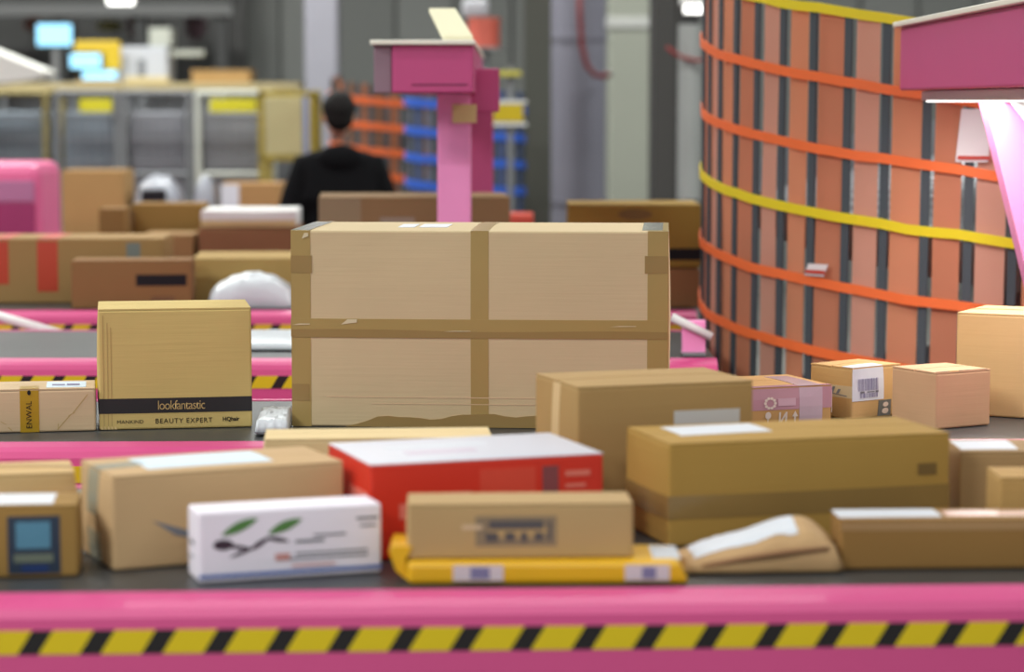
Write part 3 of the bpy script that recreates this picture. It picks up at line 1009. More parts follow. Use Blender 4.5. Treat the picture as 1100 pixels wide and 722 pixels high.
# right gantry, over the middle conveyor
g, o, ya, yb = gantry('large pink scanner gantry with slanted leg at the upper right corner', 1.04 + .12, 4.62, 6.52, 1.682, 1.85, .24)
bm = bmesh.new()
t0 = at_y(1052, 96, 6.22); b0 = at_y(1102, 300, 6.22)
dx = (b0.x - t0.x) / (b0.z - t0.z)
xz = lambda z_: t0.x + dx * (z_ - t0.z) - o.x
xf = xz(.9)
for (za, zb_) in ((0, .9), (.9, 1.682)):
    xa = xf if za == 0 else xz(za)
    xb_ = xf if zb_ == .9 else xz(zb_)
    vv = [bm.verts.new((x, y, z_)) for (x, z_) in ((xa, za), (xa + .115, za), (xb_ + .115, zb_), (xb_, zb_)) for y in (6.19 - o.y, 6.27 - o.y)]
    for q4 in ((0, 2, 4, 6), (1, 3, 5, 7), (0, 1, 3, 2), (2, 3, 5, 4), (4, 5, 7, 6), (6, 7, 1, 0)):
        bm.faces.new([vv[k] for k in q4])
obj_bm('leg', bm, PINK_L, g)
box('leg_foot', (xf - .03, xf + .15, 6.16 - o.y, 6.30 - o.y, 0, .015), GREYP, g)
box('leg', (.02, .12, 4.68 - o.y, 4.76 - o.y, 0, 1.682), PINK_L, g)
bm = bmesh.new()
gz = [at_y(1068, 86, 6.05), at_y(1160, 78, 6.05), at_y(1160, 205, 6.05)]
fa = [bm.verts.new(p - o) for p in gz]; fb_ = [bm.verts.new(p - o + Vector((0, .02, 0))) for p in gz]
bm.faces.new(fa); bm.faces.new(list(reversed(fb_)))
for k in range(3):
    bm.faces.new((fa[k], fa[(k + 1) % 3], fb_[(k + 1) % 3], fb_[k]))
obj_bm('white_gusset', bm, WHITEP, g)
# scanner lamp under the beam
lampd = mat('lamp_diffuser', (250, 250, 245))
box('scanner_lamp', (-.07, .10, -.82, .90, 1.655, 1.681), WHITEP, g)
box('lamp_glass', (-.06, .09, -.80, .88, 1.651, 1.655), lampd, g, 0)
ld = bpy.data.lights.new('scanner_light', 'AREA')
ld.shape = 'RECTANGLE'; ld.size = .16; ld.size_y = 1.6
ld.energy = 11
ld.color = (1, .97, .95)
lo = bpy.data.objects.new('scanner_light', ld)
lo.location = (o.x + .015, o.y + .04, 1.648)
lo.rotation_euler = (0, 0, 0)
COL.objects.link(lo)

# ================================================================== spiral chutes guarded by nets
def band_mesh(name, cx, cy, R, ph0, ph1, zf, hgt, thick, m, parent, n=40, wob=0.0, seed=0):
    bm = bmesh.new()
    rings = []
    for i in range(n + 1):
        ph = math.radians(ph0 + (ph1 - ph0) * i / n)
        rr = R + wob * mnoise.noise(Vector((ph * 5, seed, 0)))
        z_ = zf(math.degrees(ph)) + wob * .8 * mnoise.noise(Vector((ph * 7, seed, 3)))
        row = []
        for (dr, dz) in ((0, -hgt / 2), (thick, -hgt / 2), (thick, hgt / 2), (0, hgt / 2)):
            r_ = rr + dr
            row.append(bm.verts.new((cx - r_ * math.cos(ph), cy - r_ * math.sin(ph), z_ + dz)))
        rings.append(row)
    for i in range(n):
        for k in range(4):
            bm.faces.new((rings[i][k], rings[i][(k + 1) % 4], rings[i + 1][(k + 1) % 4], rings[i + 1][k]))
    bm.faces.new(rings[0]); bm.faces.new(list(reversed(rings[-1])))
    return obj_bm(name, bm, m, parent)


def panel_mesh(name, cx, cy, R, ph0, ph1, z0, z1, zf, m, parent, seed=0, wave=.006):
    bm = bmesh.new()
    nu, nv = 5, 10
    g = []
    for i in range(nu + 1):
        row = []
        for j in range(nv + 1):
            t = j / nv
            ph = ph0 + (ph1 - ph0) * i / nu
            r_ = R + wave * mnoise.noise(Vector((ph * .25, t * 4, seed)))
            pr_ = math.radians(ph + .8 * (t - .5))
            row.append((Vector((cx - r_ * math.cos(pr_), cy - r_ * math.sin(pr_), zf(ph) + z0 + (z1 - z0) * t)), r_, pr_))
        g.append(row)
    for s_ in (0, 1):
        vv = [[bm.verts.new(p + Vector((-math.cos(a_), -math.sin(a_), 0)) * (-.003 * s_)) for (p, r_, a_) in row] for row in g]
        for i in range(nu):
            for j in range(nv):
                bm.faces.new((vv[i][j], vv[i + 1][j], vv[i + 1][j + 1], vv[i][j + 1]))
    return obj_bm(name, bm, m, parent, smooth=True)


def spiral_net(label, cx, cy, R, drop, straps, z0, z1, step, ph0, ph1, panel_mats, bar_m, group, panel_fill=.66, strap_h=.034, skip=()):
    root = empty('net_guard', (cx, cy, 0))
    tag(root, label, 'net', group)
    zf = lambda ph: -drop * ph / 90.0
    k = 0
    rn = random.Random(3)
    ph = ph0
    while ph < ph1:
        m = panel_mats[k % len(panel_mats)]
        if k not in skip:
            pf = panel_fill * rn.uniform(.72, 1.12)
            panel_mesh('strip', 0, 0, R - .006, ph + step * (1 - pf) / 2, ph + step * (1 + pf) / 2, z0, z1, zf, m, root, seed=k * 3.1)
        pr_ = math.radians(ph)
        bm = bmesh.new()
        za, zb_ = max(.02, z0 + zf(ph)), z1 + zf(ph)
        c_, s_ = -math.cos(pr_ - .006), -math.sin(pr_ - .006)
        c2, s2 = -math.cos(pr_ + .006), -math.sin(pr_ + .006)
        wv = Vector((-s_, c_, 0)) * .012
        p_ = Vector((c_ * (R - .002), s_ * (R - .002), za)); q_ = Vector((c2 * (R - .002), s2 * (R - .002), zb_))
        nrm = Vector((c_, s_, 0)) * .004
        vv = [bm.verts.new(v) for v in (p_ - wv - nrm, p_ + wv - nrm, p_ + wv + nrm, p_ - wv + nrm, q_ - wv - nrm, q_ + wv - nrm, q_ + wv + nrm, q_ - wv + nrm)]
        for q4 in ((0, 1, 2, 3), (4, 5, 6, 7), (0, 1, 5, 4), (1, 2, 6, 5), (2, 3, 7, 6), (3, 0, 4, 7)):
            bm.faces.new([vv[i] for i in q4])
        obj_bm('vertical_strap', bm, bar_m, root)
        ph += step
        k += 1
    for i, st_ in enumerate(straps):
        zz, m = st_[:2]
        dr_ = st_[2] if len(st_) > 2 else None
        band_mesh('strap', 0, 0, R + .003, ph0, ph1, lambda p, zz=zz, dd=(dr_ or drop): zz - dd * p / 90.0, strap_h, .006, m, root, wob=.008, seed=i * 2.3)
    # steel slide and mast inside
    tube('mast', (0, 0, 0), (0, 0, z1 + .1), .09 * R / 1.0 + .03, STEEL, root, 16)
    bm = bmesh.new()
    prev = None
    for i in range(73):
        p = -180 + i * 10
        pr_ = math.radians(p)
        z_ = z1 - .35 - (p + 180) * .0022
        if z_ < .1:
            break
        cur = [bm.verts.new((-r_ * math.cos(pr_), -r_ * math.sin(pr_), z_ + dz)) for (r_, dz) in ((.12 * R, 0), (.86 * R, 0), (.88 * R, .12))]
        if prev:
            for q in range(2):
                bm.faces.new((prev[q], prev[q + 1], cur[q + 1], cur[q]))
        prev = cur
    obj_bm('slide', bm, mat('slide_steel', (140, 142, 146), rough=.4, metal=.5), root)
    return root


def net_tag(root, ph, R_, z0_, z1_, wdeg):
    zf0 = lambda p: 0.0
    t_ = panel_mesh('tag', 0, 0, R_ + .014, ph - wdeg / 2, ph + wdeg / 2, z0_, z1_, zf0, mat('tag_white', (226, 218, 218), rough=.5), root, wave=.001)
    band_mesh('tag_line', 0, 0, R_ + .0165, ph - wdeg / 2, ph + wdeg / 2, zf0 and (lambda p: z0_ + .012), .010, .002, mat('tag_red', (190, 60, 44), rough=.5), root, n=4)
    return t_


ORS = mat('orange_strap', (240, 112, 52), rough=.5, var=.05)
YES = mat('yellow_strap', (228, 206, 22), rough=.5, var=.05)
BLS = mat('blue_strap', (52, 100, 206), rough=.5, var=.05)
ORP = [mat('orange_net_a', (226, 156, 118), rough=.6, var=.10, scale=4, trans=.35), mat('orange_net_b', (214, 142, 108), rough=.6, var=.10, scale=4, trans=.35),
       mat('orange_net_c', (222, 168, 146), rough=.6, var=.10, scale=4, trans=.35)]
BARM = mat('dark_strap', (66, 74, 80), rough=.6)
NG = spiral_net('tall curved orange net guard with orange and yellow straps at right', 1.60, 7.62, 1.0, .235,
           [(2.03, YES, .235), (1.835, ORS, .235), (1.62, ORS, .205), (1.425, YES, .185), (1.218, ORS, .17), (1.02, ORS, .17), (.82, ORS, .17)],
           .5, 2.035, 7.0, -28, 140, ORP, BARM, 'net guards of the spiral chutes', panel_fill=.68, strap_h=.028)
net_tag(NG, 71, 1.0, z_at(174, 6.68), z_at(117, 6.68), 5)
net_tag(NG, 44, 1.0, z_at(297, 6.9), z_at(284, 6.9), 4)
OR2 = [mat('far_orange_net', (176, 112, 78), rough=.6, var=.1, trans=.3), mat('far_brown_net', (140, 100, 76), rough=.6, var=.1, trans=.3)]
spiral_net('small brownish-orange net guard behind the head of the person in black', x_at(418, 15.0, 1.6), 15.0, .36, .05,
           [(1.70, ORS), (1.55, ORS), (1.40, ORS), (1.25, ORS), (1.10, ORS)], .3, 1.80, 15, -30, 200, OR2, BARM, 'net guards of the spiral chutes', strap_h=.04)
BL2 = [mat('far_blue_net', (96, 108, 150), rough=.6, var=.1, trans=.3), mat('far_grey_net', (120, 124, 140), rough=.6, var=.1, trans=.3)]
spiral_net('blue-strapped net guard behind the pink gantry post', x_at(500, 13.9, 1.6), 13.9, .34, .03,
           [(1.66, BLS), (1.50, BLS), (1.35, BLS), (1.20, BLS), (1.05, BLS)], .3, 1.76, 15, -30, 200, BL2, BARM, 'net guards of the spiral chutes', strap_h=.045)

# ================================================================== person in black
def eval_mesh(o):
    dg = bpy.context.evaluated_depsgraph_get()
    return bpy.data.meshes.new_from_object(o.evaluated_get(dg))


def skin_mesh(verts, edges, radii, root=0, sub=2):
    me = bpy.data.meshes.new('skin_tmp')
    me.from_pydata(verts, edges, [])
    o = bpy.data.objects.new('skin_tmp', me)
    COL.objects.link(o)
    mod = o.modifiers.new('skin', 'SKIN')
    for i, r in enumerate(radii):
        me.skin_vertices[0].data[i].radius = r if isinstance(r, tuple) else (r, r)
    me.skin_vertices[0].data[root].use_root = True
    sb = o.modifiers.new('sub', 'SUBSURF'); sb.levels = sub; sb.render_levels = sub
    res = eval_mesh(o)
    bpy.data.objects.remove(o)
    return res


def remesh(meshes, voxel, smooth=4):
    bm = bmesh.new()
    for me in meshes:
        bm.from_mesh(me)
    me = bpy.data.meshes.new('remesh_tmp'); bm.to_mesh(me); bm.free()
    o = bpy.data.objects.new('remesh_tmp', me); COL.objects.link(o)
    md = o.modifiers.new('r', 'REMESH'); md.mode = 'VOXEL'; md.voxel_size = voxel
    sm_ = o.modifiers.new('s', 'SMOOTH'); sm_.factor = .5; sm_.iterations = smooth
    res = eval_mesh(o)
    bpy.data.objects.remove(o)
    # keep the outer surface only (drop closed pockets left inside)
    bm = bmesh.new(); bm.from_mesh(res)
    seen, best = set(), []
    for v in bm.verts:
        if v in seen:
            continue
        st, isl = [v], []
        seen.add(v)
        while st:
            q_ = st.pop(); isl.append(q_)
            for e in q_.link_edges:
                w_ = e.other_vert(q_)
                if w_ not in seen:
                    seen.add(w_); st.append(w_)
        if len(isl) > len(best):
            best = isl
    keep_ = set(best)
    bmesh.ops.delete(bm, geom=[v for v in bm.verts if v not in keep_], context='VERTS')
    bm.to_mesh(res); bm.free()
    return res


def ellipsoid(c, r, seg=20, rot=None):
    bm = bmesh.new()
    bmesh.ops.create_uvsphere(bm, u_segments=seg, v_segments=seg // 2 + 2, radius=1)
    for v in bm.verts:
        co = Vector((v.co.x * r[0], v.co.y * r[1], v.co.z * r[2]))
        if rot:
            co = rot @ co
        v.co = co + Vector(c)
    me = bpy.data.meshes.new('e'); bm.to_mesh(me); bm.free()
    return me


def person():
    # faces +y (away from the camera); local origin at the feet, height 1.70
    root = empty('person', (x_at(364, 12.0, 1.5), 12.0, 0), math.radians(8))
    tag(root, 'person with short dark hair in a black hooded top, seen from behind', 'person')
    skin = mat('skin', (206, 156, 126), rough=.55, var=.05)
    Vb = [(0, 0, .95), (0, 0.01, 1.12), (0, 0, 1.32), (0, -.012, 1.43), (0, .012, 1.50)]
    Eb = [(0, 1), (1, 2), (2, 3), (3, 4)]
    Rb = [(.15, .11), (.13, .10), (.13, .10), (.075, .07), (.052, .055)]
    def add(p, r, to):
        Vb.append(p); Rb.append(r); Eb.append((to, len(Vb) - 1)); return len(Vb) - 1
    fingers = []
    for s in (-1, 1):
        sh = add((s * .15, -.005, 1.345), (.055, .055), 2)
        el = add((s * .245, -.03, 1.09), (.044, .044), sh)
        wr = add((s * .225, .10, .90), (.028, .030), el)
        add((s * .215, .155, .855), (.022, .036), wr)
        hp = add((s * .09, 0, .88), (.085, .09), 0)
        kn = add((s * .10, .01, .48), (.055, .06), hp)
        an = add((s * .11, -.02, .09), (.035, .04), kn)
        add((s * .125, .13, .035), (.036, .026), an)
        for k, (dx_, L) in enumerate([(-.028, .062), (-.010, .072), (.009, .068), (.027, .052)]):
            b_ = Vector((s * .215 + dx_ * .55, .16, .850 + dx_ * .4))
            p1 = b_ + Vector((0, L * .5, -L * .25)); p2 = p1 + Vector((0, L * .22, -L * .45))
            fingers.append(skin_mesh([b_ - Vector((0, .02, -.01)), b_, p1, p2], [(0, 1), (1, 2), (2, 3)], [.009, .009, .0085, .007], 0, 1))
        tb = Vector((s * .20, .125, .875))
        fingers.append(skin_mesh([tb, tb + Vector((-s * .028, .03, -.01)), tb + Vector((-s * .034, .06, -.03))], [(0, 1), (1, 2)], [.011, .010, .008], 0, 1))
    base = skin_mesh(Vb, Eb, Rb, 0, 2)
    hz_ = 1.585
    head = [ellipsoid((0, 0, hz_ + .012), (.074, .094, .098)), ellipsoid((0, .03, hz_ - .05), (.056, .062, .062)),
            ellipsoid((0, .098, hz_ - .018), (.012, .02, .022)), ellipsoid((0, .085, hz_ - .062), (.026, .012, .009)),
            ellipsoid((.075, -.004, hz_ - .005), (.010, .02, .032)), ellipsoid((-.075, -.004, hz_ - .005), (.010, .02, .032)),
            ellipsoid((.03, .084, hz_ + .005), (.013, .01, .008)), ellipsoid((-.03, .084, hz_ + .005), (.013, .01, .008))]
    b_ = remesh([base] + head + fingers, .0065, 3)
    b_.name = 'body'; b_.materials.clear()
    new_mesh_obj('body', b_, skin, root, True)
    eye = mat('eye', (40, 32, 28), rough=.2)
    for s in (-1, 1):
        me = ellipsoid((s * .03, .0915, hz_ + .004), (.008, .004, .005), 10)
        new_mesh_obj('eye', me, eye, root, True)
    # hair cap
    hair = remesh([ellipsoid((0, -.014, hz_ + .034), (.084, .098, .092)), ellipsoid((0, -.052, hz_ - .012), (.070, .050, .066)),
                   ellipsoid((0, .055, hz_ + .075), (.062, .045, .03))], .008, 2)
    hair.materials.clear()
    new_mesh_obj('hair', hair, mat('dark_hair', (20, 17, 16), rough=.7, bump=.4, scale=60, spec=.2), root, True)
    # hooded top
    BLK = mat('black_fleece', (16, 16, 18), rough=.9, var=.1, bump=.2, scale=20, spec=.1)
    Vt = [(0, 0, .86), (0, 0, 1.02), (0, 0.0, 1.18), (0, -.005, 1.33), (0, -.015, 1.415)]
    Et = [(0, 1), (1, 2), (2, 3), (3, 4)]
    Rt = [(.195, .145), (.19, .14), (.185, .14), (.17, .135), (.105, .095)]
    for s in (-1, 1):
        k = len(Vt)
        Vt += [(s * .165, -.005, 1.335), (s * .255, -.03, 1.08), (s * .238, .09, .915)]
        Rt += [(.088, .088), (.072, .072), (.05, .05)]
        Et += [(3, k), (k, k + 1), (k + 1, k + 2)]
    top = skin_mesh(Vt, Et, Rt, 1, 2)
    hood = ellipsoid((0, -.085, 1.375), (.115, .062, .072))
    tm = remesh([top, hood, ellipsoid((0, -.02, 1.40), (.095, .085, .045))], .011, 4)
    tm.materials.clear()
    new_mesh_obj('hooded_top', tm, BLK, root, True)
    Vp = [(0, 0, .93)]; Ep = []; Rp = [(.165, .125)]
    for s in (-1, 1):
        k = len(Vp)
        Vp += [(s * .092, 0, .86), (s * .102, .01, .48), (s * .112, -.02, .10)]
        Rp += [(.10, .105), (.076, .08), (.062, .065)]
        Ep += [(0, k), (k, k + 1), (k + 1, k + 2)]
    pm = skin_mesh(Vp, Ep, Rp, 0, 2)
    pm.materials.clear()
    new_mesh_obj('trousers', pm, mat('dark_trousers', (38, 40, 48), rough=.8), root, True)
    for s in (-1, 1):
        me = remesh([ellipsoid((s * .122, .07, .04), (.05, .125, .045)), ellipsoid((s * .114, -.02, .06), (.048, .065, .058))], .012, 2)
        me.materials.clear()
        for v in me.vertices:
            v.co.z = max(0.001, v.co.z)
        new_mesh_obj('shoe', me, BLACK, root, True)


person()

# ================================================================== background
def roll_cage(label, pxl, pxr, Y, ztop, plate=None, body=None, post_m=None):
    xl, xr = x_at(pxl, Y, 1.3), x_at(pxr, Y, 1.3)
    r = empty('roll_cage', ((xl + xr) / 2, Y, 0))
    tag(r, label, 'cage', 'wire roll cages at the back left')
    hw_ = (xr - xl) / 2
    pm = post_m or GREYP
    dpt = .6
    for sx in (-1, 1):
        for yy in (0, dpt):
            tube('post', (sx * hw_, yy, .16), (sx * hw_, yy, ztop), .022, pm, r, 10)
            bm = bmesh.new()
            bmesh.ops.create_cone(bm, cap_ends=True, segments=14, radius1=.06, radius2=.06, depth=.03)
            bmesh.ops.rotate(bm, verts=bm.verts, cent=(0, 0, 0), matrix=Matrix.Rotation(math.pi / 2, 3, 'Y'))
            bmesh.ops.translate(bm, verts=bm.verts, vec=(sx * hw_, yy, .061))
            obj_bm('caster', bm, BLACK, r)
            tube('caster_fork', (sx * hw_, yy, .06), (sx * hw_, yy, .16), .018, STEEL, r, 8)
    for yy in (0, dpt):
        tube('rail', (-hw_, yy, ztop), (hw_, yy, ztop), .020, pm, r, 10)
        tube('rail', (-hw_, yy, 1.18), (hw_, yy, 1.18), .014, pm, r, 8)
    for sx in (-1, 1):
        tube('rail', (sx * hw_, 0, ztop), (sx * hw_, dpt, ztop), .020, pm, r, 10)
    box('base', (-hw_, hw_, 0, dpt, .16, .20), STEEL, r)
    bm = bmesh.new()
    n = int(hw_ * 2 / .06)
    for i in range(1, n):
        x = -hw_ + 2 * hw_ * i / n
        add_tube(bm, (x, dpt, .2), (x, dpt, ztop), .005, 5)
        add_tube(bm, (x, 0, .2), (x, 0, ztop), .005, 5)
    for j in range(1, 10):
        z_ = .2 + (ztop - .2) * j / 10
        add_tube(bm, (-hw_, 0, z_), (hw_, 0, z_), .005, 5)
    mesh_ = obj_bm('wire_mesh', bm, STEEL, r)
    mesh_['kind'] = 'stuff'
    if body:
        box('liner', (-hw_ + .03, hw_ - .03, .08, dpt - .03, .2, ztop - .12), body, r, .02)
    if plate:
        p0_, p1_ = plate
        bm = bmesh.new()
        x0_, x1_ = x_at(p0_, Y, 1.65) - r.location.x, x_at(p1_, Y, 1.65) - r.location.x
        add_box(bm, x0_, x1_, -.035, -.025, ztop - .125, ztop - .04, .004)
        obj_bm('yellow_plate', bm, mat('yellow_plate', (206, 196, 30), rough=.5), r)
    return r


CG1 = mat('cage_liner_grey', (128, 129, 136), rough=.6, var=.12, scale=3)
CG2 = mat('cage_liner_blue', (122, 132, 142), rough=.6, var=.12, scale=3)
CG3 = mat('cage_liner_pale', (140, 141, 146), rough=.6, var=.12, scale=3)
ZC = z_at(100, 16)
roll_cage('wire roll cage with tan post at the far left edge, no plate', -30, 50, 16.1, ZC, body=CG2, post_m=mat('tan_post', (150, 136, 88), rough=.5))
roll_cage('wire roll cage with yellow plate above the brown far box at left', 62, 126, 16.0, ZC, (86, 121), CG2)
roll_cage('plain grey wire roll cage between the two cages with yellow plates', 134, 204, 16.0, ZC, None, CG1)
roll_cage('wire roll cage with yellow plate beside the yellow rack', 213, 284, 16.0, ZC, (226, 276), CG3, mat('pale_post', (196, 198, 190), rough=.5))

# yellow rack
yr = empty('yellow_rack', (x_at(308, 15.4, 1.4), 15.4, 0))
tag(yr, 'yellow framed rack with cream panel left of the person in black', 'rack')
YM = mat('rack_yellow', (172, 152, 60), rough=.5)
for sx in (-.16, .16):
    for yy in (0, .5):
        box('post', (sx - .02, sx + .02, yy, yy + .04, 0, z_at(97, 15.4)), YM, yr)
for zz in (.5, 1.0, 1.30, z_at(100, 15.4)):
    box('shelf', (-.18, .18, 0, .54, zz - .02, zz + .012), YM, yr)
box('panel', (-.13, .10, -.012, .0, 1.32, z_at(104, 15.4)), mat('cream_panel', (196, 186, 138), rough=.6), yr)
# lilac pillar right of it
lp = empty('clad_pillar', (x_at(347, 17.5, 1.5), 17.5, 0))
tag(lp, 'pale lilac-grey clad pillar rising behind the person in black', 'pillar')
box('shaft', (-.12, .12, -.12, .12, 0, 6.2), mat('lilac_cladding', (150, 148, 158), rough=.5), lp, .02)
box('base_collar', (-.16, .16, -.16, .16, 0, .25), GREYP, lp, .01)
box('kick_plate', (-.125, -.01, -.135, -.12, .9, z_at(100, 17.4)), mat('blue_grey_plate', (128, 134, 168), rough=.5), lp)

# raised rack shelf with boxes, monitors and a white machine behind the cages
rk = empty('storage_rack', (x_at(200, 18.0, 1.8), 18.0, 0))
tag(rk, 'long storage rack with beige shelf edge above the wire cages', 'rack')
rx0, rx1 = x_at(-20, 18, 1.8) - rk.location.x, x_at(322, 18, 1.8) - rk.location.x
zs = z_at(89, 18.0)
box('shelf', (rx0, rx1, 0, .9, zs - .05, zs), mat('beige_shelf', (186, 168, 124), rough=.6), rk)
box('lower_shelf', (rx0, rx1, .02, .88, .9, .94), GREYP, rk)
for k in range(5):
    x = rx0 + (rx1 - rx0) * k / 4
    for yy in (.0, .84):
        box('upright', (x - .03, x + .03, yy, yy + .06, 0, zs - .05), GREYP, rk)
box('back_panel', (rx0, rx1, .90, .93, 0.1, zs), mat('rack_back', (134, 134, 138), rough=.6, var=.1), rk)


def shelf_box(name, label, px0, px1, pytop, m, dep=.35, yo=18.08, cat='box'):
    x0_, x1_ = x_at(px0, yo, zs), x_at(px1, yo, zs)
    r = empty(name, ((x0_ + x1_) / 2, yo, zs + .001))
    tag(r, label, cat)
    h_ = z_at(pytop, yo) - zs
    hw_ = (x1_ - x0_) / 2
    box('body', (-hw_, hw_, 0, dep, 0, h_), m, r, .008)
    box('lid', (-hw_ - .006, hw_ + .006, -.006, dep + .006, h_ - .02, h_ + .004), m, r, .004)
    return r, h_, hw_


shelf_box('shelf_carton', 'tan carton on the beige shelf above the cage with yellow plate', 206, 268, 76, card(186, 148, 96))
shelf_box('shelf_tray', 'pale cream tray on the beige shelf under the white machine', 134, 180, 83, mat('cream_tray', (226, 208, 160), rough=.6), yo=18.04, dep=.12)
shelf_box('shelf_parcel', 'low tan parcel on the beige shelf left of the cream tray', 84, 127, 86, card(176, 146, 100), yo=18.02, dep=.12)
# white machine with dark slot
wm = empty('white_machine', (x_at(152, 18.4, 2), 18.4, zs + .001))
tag(wm, 'white boxy machine with dark slot standing on the beige shelf', 'machine')
x0_, x1_ = x_at(122, 18.4, 2) - wm.location.x, x_at(180, 18.4, 2) - wm.location.x
box('body', (x0_, x1_, 0, .4, 0, z_at(50, 18.4) - zs), mat('machine_white', (196, 198, 206), rough=.5), wm, .02)
box('slot', (-.03, .03, -.006, .0, z_at(82, 18.4) - zs, z_at(64, 18.4) - zs), mat('slot_grey', (120, 122, 128), rough=.6), wm, 0)
box('tower', (.05, x1_ + .02, .05, .3, z_at(50, 18.4) - zs, z_at(30, 18.4) - zs), mat('machine_cream', (188, 190, 180), rough=.5), wm, .01)
box('side_arm', (x1_, x1_ + .26, .1, .2, z_at(60, 18.4) - zs, z_at(54, 18.4) - zs), mat('machine_cream', (188, 190, 180)), wm, .005)


def monitor(label, px0, px1, py0, py1, Y, base_z, yellow=False):
    xc = x_at((px0 + px1) / 2, Y, 2.1)
    r = empty('monitor', (xc, Y, base_z))
    tag(r, label, 'monitor')
    hw_ = (x_at(px1, Y, 2.1) - x_at(px0, Y, 2.1)) / 2
    za, zb_ = z_at(py1, Y) - base_z, z_at(py0, Y) - base_z
    box('casing', (-hw_ - .012, hw_ + .012, 0, .04, za - .012, zb_ + .012), BLACK, r)
    box('screen', (-hw_, hw_, -.004, .0, za, zb_), mat('screen_glow', (150, 214, 250), rough=.2, emit=1.0, var=.08), r, 0)
    box('stem', (-.025, .025, .02, .05, 0, za), GREYP, r)
    box('foot', (-.09, .09, -.05, .1, 0, .012), GREYP, r)
    if yellow:
        box('hood', (-hw_ + .02, hw_ + .14, .05, .09, za - .02, zb_ + .10), mat('hood_yellow', (216, 182, 40), rough=.5), r, .02)
        box('second_screen', (-.02, hw_ + .12, -.03, -.004, za - .09, za - .02), mat('screen_glow', (150, 214, 250)), r, 0)
    return r


monitor('small glowing blue monitor at the top left', 40, 77, 26, 49, 18.6, zs + .001)
monitor('glowing monitor with yellow hood above the cages at the left', 75, 108, 58, 73, 18.22, zs + .001, True)

# white sloping chute at the left edge
sc_ = empty('white_chute', (x_at(5, 15.2, 1.8), 15.2, 0))
tag(sc_, 'white sloping chute end poking in at the upper left edge', 'chute')
pp = [at_y(-60, 34, 15.2), at_y(46, 76, 15.2), at_y(44, 83, 15.2), at_y(-60, 97, 15.2)]
bm = bmesh.new()
fa = [bm.verts.new(p - sc_.location) for p in pp]; fb_ = [bm.verts.new(p - sc_.location + Vector((0, .45, 0))) for p in pp]
bm.faces.new(fa); bm.faces.new(list(reversed(fb_)))
for k in range(4):
    bm.faces.new((fa[k], fa[(k + 1) % 4], fb_[(k + 1) % 4], fb_[k]))
obj_bm('trough', bm, mat('chute_white', (236, 234, 228), rough=.4), sc_)
for yy in (.05, .4):
    tube('support', (-.30, yy, 0), (-.30, yy, z_at(93, 15.2)), .03, GREYP, sc_, 8)

# dark mezzanine beam high at left
mz = empty('mezzanine', (x_at(80, 19.6, 2.3), 19.6, 0))
tag(mz, 'dark mezzanine edge with stored goods along the top left', 'mezzanine')
mx0, mx1 = x_at(-40, 19.6, 2.3) - mz.location.x, x_at(250, 19.6, 2.3) - mz.location.x
DK = mat('dark_steel', (62, 62, 62), rough=.6, var=.1)
box('beam', (mx0, mx1, 0, .2, 2.34, 2.44), mat('mid_grey_beam', (108, 108, 108), rough=.5), mz)
box('deck', (mx0, mx1, 0.0, .3, 2.44, 2.50), DK, mz)
for k in range(4):
    x = mx0 + .1 + (mx1 - mx0 - .2) * k / 3
    box('column', (x - .05, x + .05, .05, .15, 0, 2.34), DK, mz)
dp = empty('shade_panel', (mz.location.x, 20.6, 0))  # dark sheet added so the top left reads as shaded
tag(dp, 'added dark grey shade panel behind the hanging sacks at the top left', 'shade panel')
for k in range(6):
    xa = mx0 + (mx1 - mx0) * k / 6; xb_ = mx0 + (mx1 - mx0) * (k + 1) / 6
    box('panel', (xa + .006, xb_ - .006, 0, .04, .02, 2.9), mat('mezz_shade', (78, 77, 76), rough=.7, var=.15), dp, .004)
box('foot_rail', (mx0, mx1, -.02, .06, 0, .02), DK, dp, .002)
for (p0_, p1_, ya_, yb_2, col_) in [(12, 34, 18, 34, (128, 84, 74)), (126, 150, 8, 46, (110, 84, 86)), (190, 214, 10, 44, (112, 88, 96)), (92, 122, 22, 34, (150, 142, 84))]:
    r = empty('hanging_sack', ((x_at(p0_, 19.7, 2.1) + x_at(p1_, 19.7, 2.1)) / 2, 20.2, 0))
    nm = {12: 'rust-brown', 126: 'dull maroon', 190: 'dull plum', 92: 'olive-yellow'}[p0_]
    tag(r, nm + ' sack hanging under the mezzanine at the top left', 'sack', 'sacks under the mezzanine')
    hw_ = (x_at(p1_, 20.2, 2.1) - x_at(p0_, 20.2, 2.1)) / 2
    me = remesh([ellipsoid((0, 0, (z_at(ya_, 20.2) + z_at(yb_2, 20.2)) / 2), (hw_, .12, (z_at(ya_, 20.2) - z_at(yb_2, 20.2)) / 2))], .02, 1)
    me.materials.clear()
    new_mesh_obj('sack_body', me, mat('sack_%d' % p0_, col_, rough=.8, bump=.3), r, True)
    tube('cord', (0, 0, z_at(ya_ + 2, 20.2)), (0, 0, 6.2), .008, BLACK, r, 6)


def strip_lamp(label, px0, px1, py, Y, top=6.2, power=0):
    x0_, x1_ = x_at(px0, Y, 2.2), x_at(px1, Y, 2.2)
    z_ = z_at(py, Y)
    r = empty('strip_lamp', ((x0_ + x1_) / 2, Y, z_))
    tag(r, label, 'lamp')
    hw_ = (x1_ - x0_) / 2
    box('tube', (-hw_, hw_, -.02, .02, -.02, .02), mat('lamp_tube_glow', (250, 250, 245), emit=3), r, .006)
    box('housing', (-hw_ - .02, hw_ + .02, -.035, .035, .02, .06), WHITEP, r)
    for sx in (-hw_ * .8, hw_ * .8):
        tube('hanger', (sx, 0, .06), (sx, 0, top - z_), .006, STEEL, r, 6)


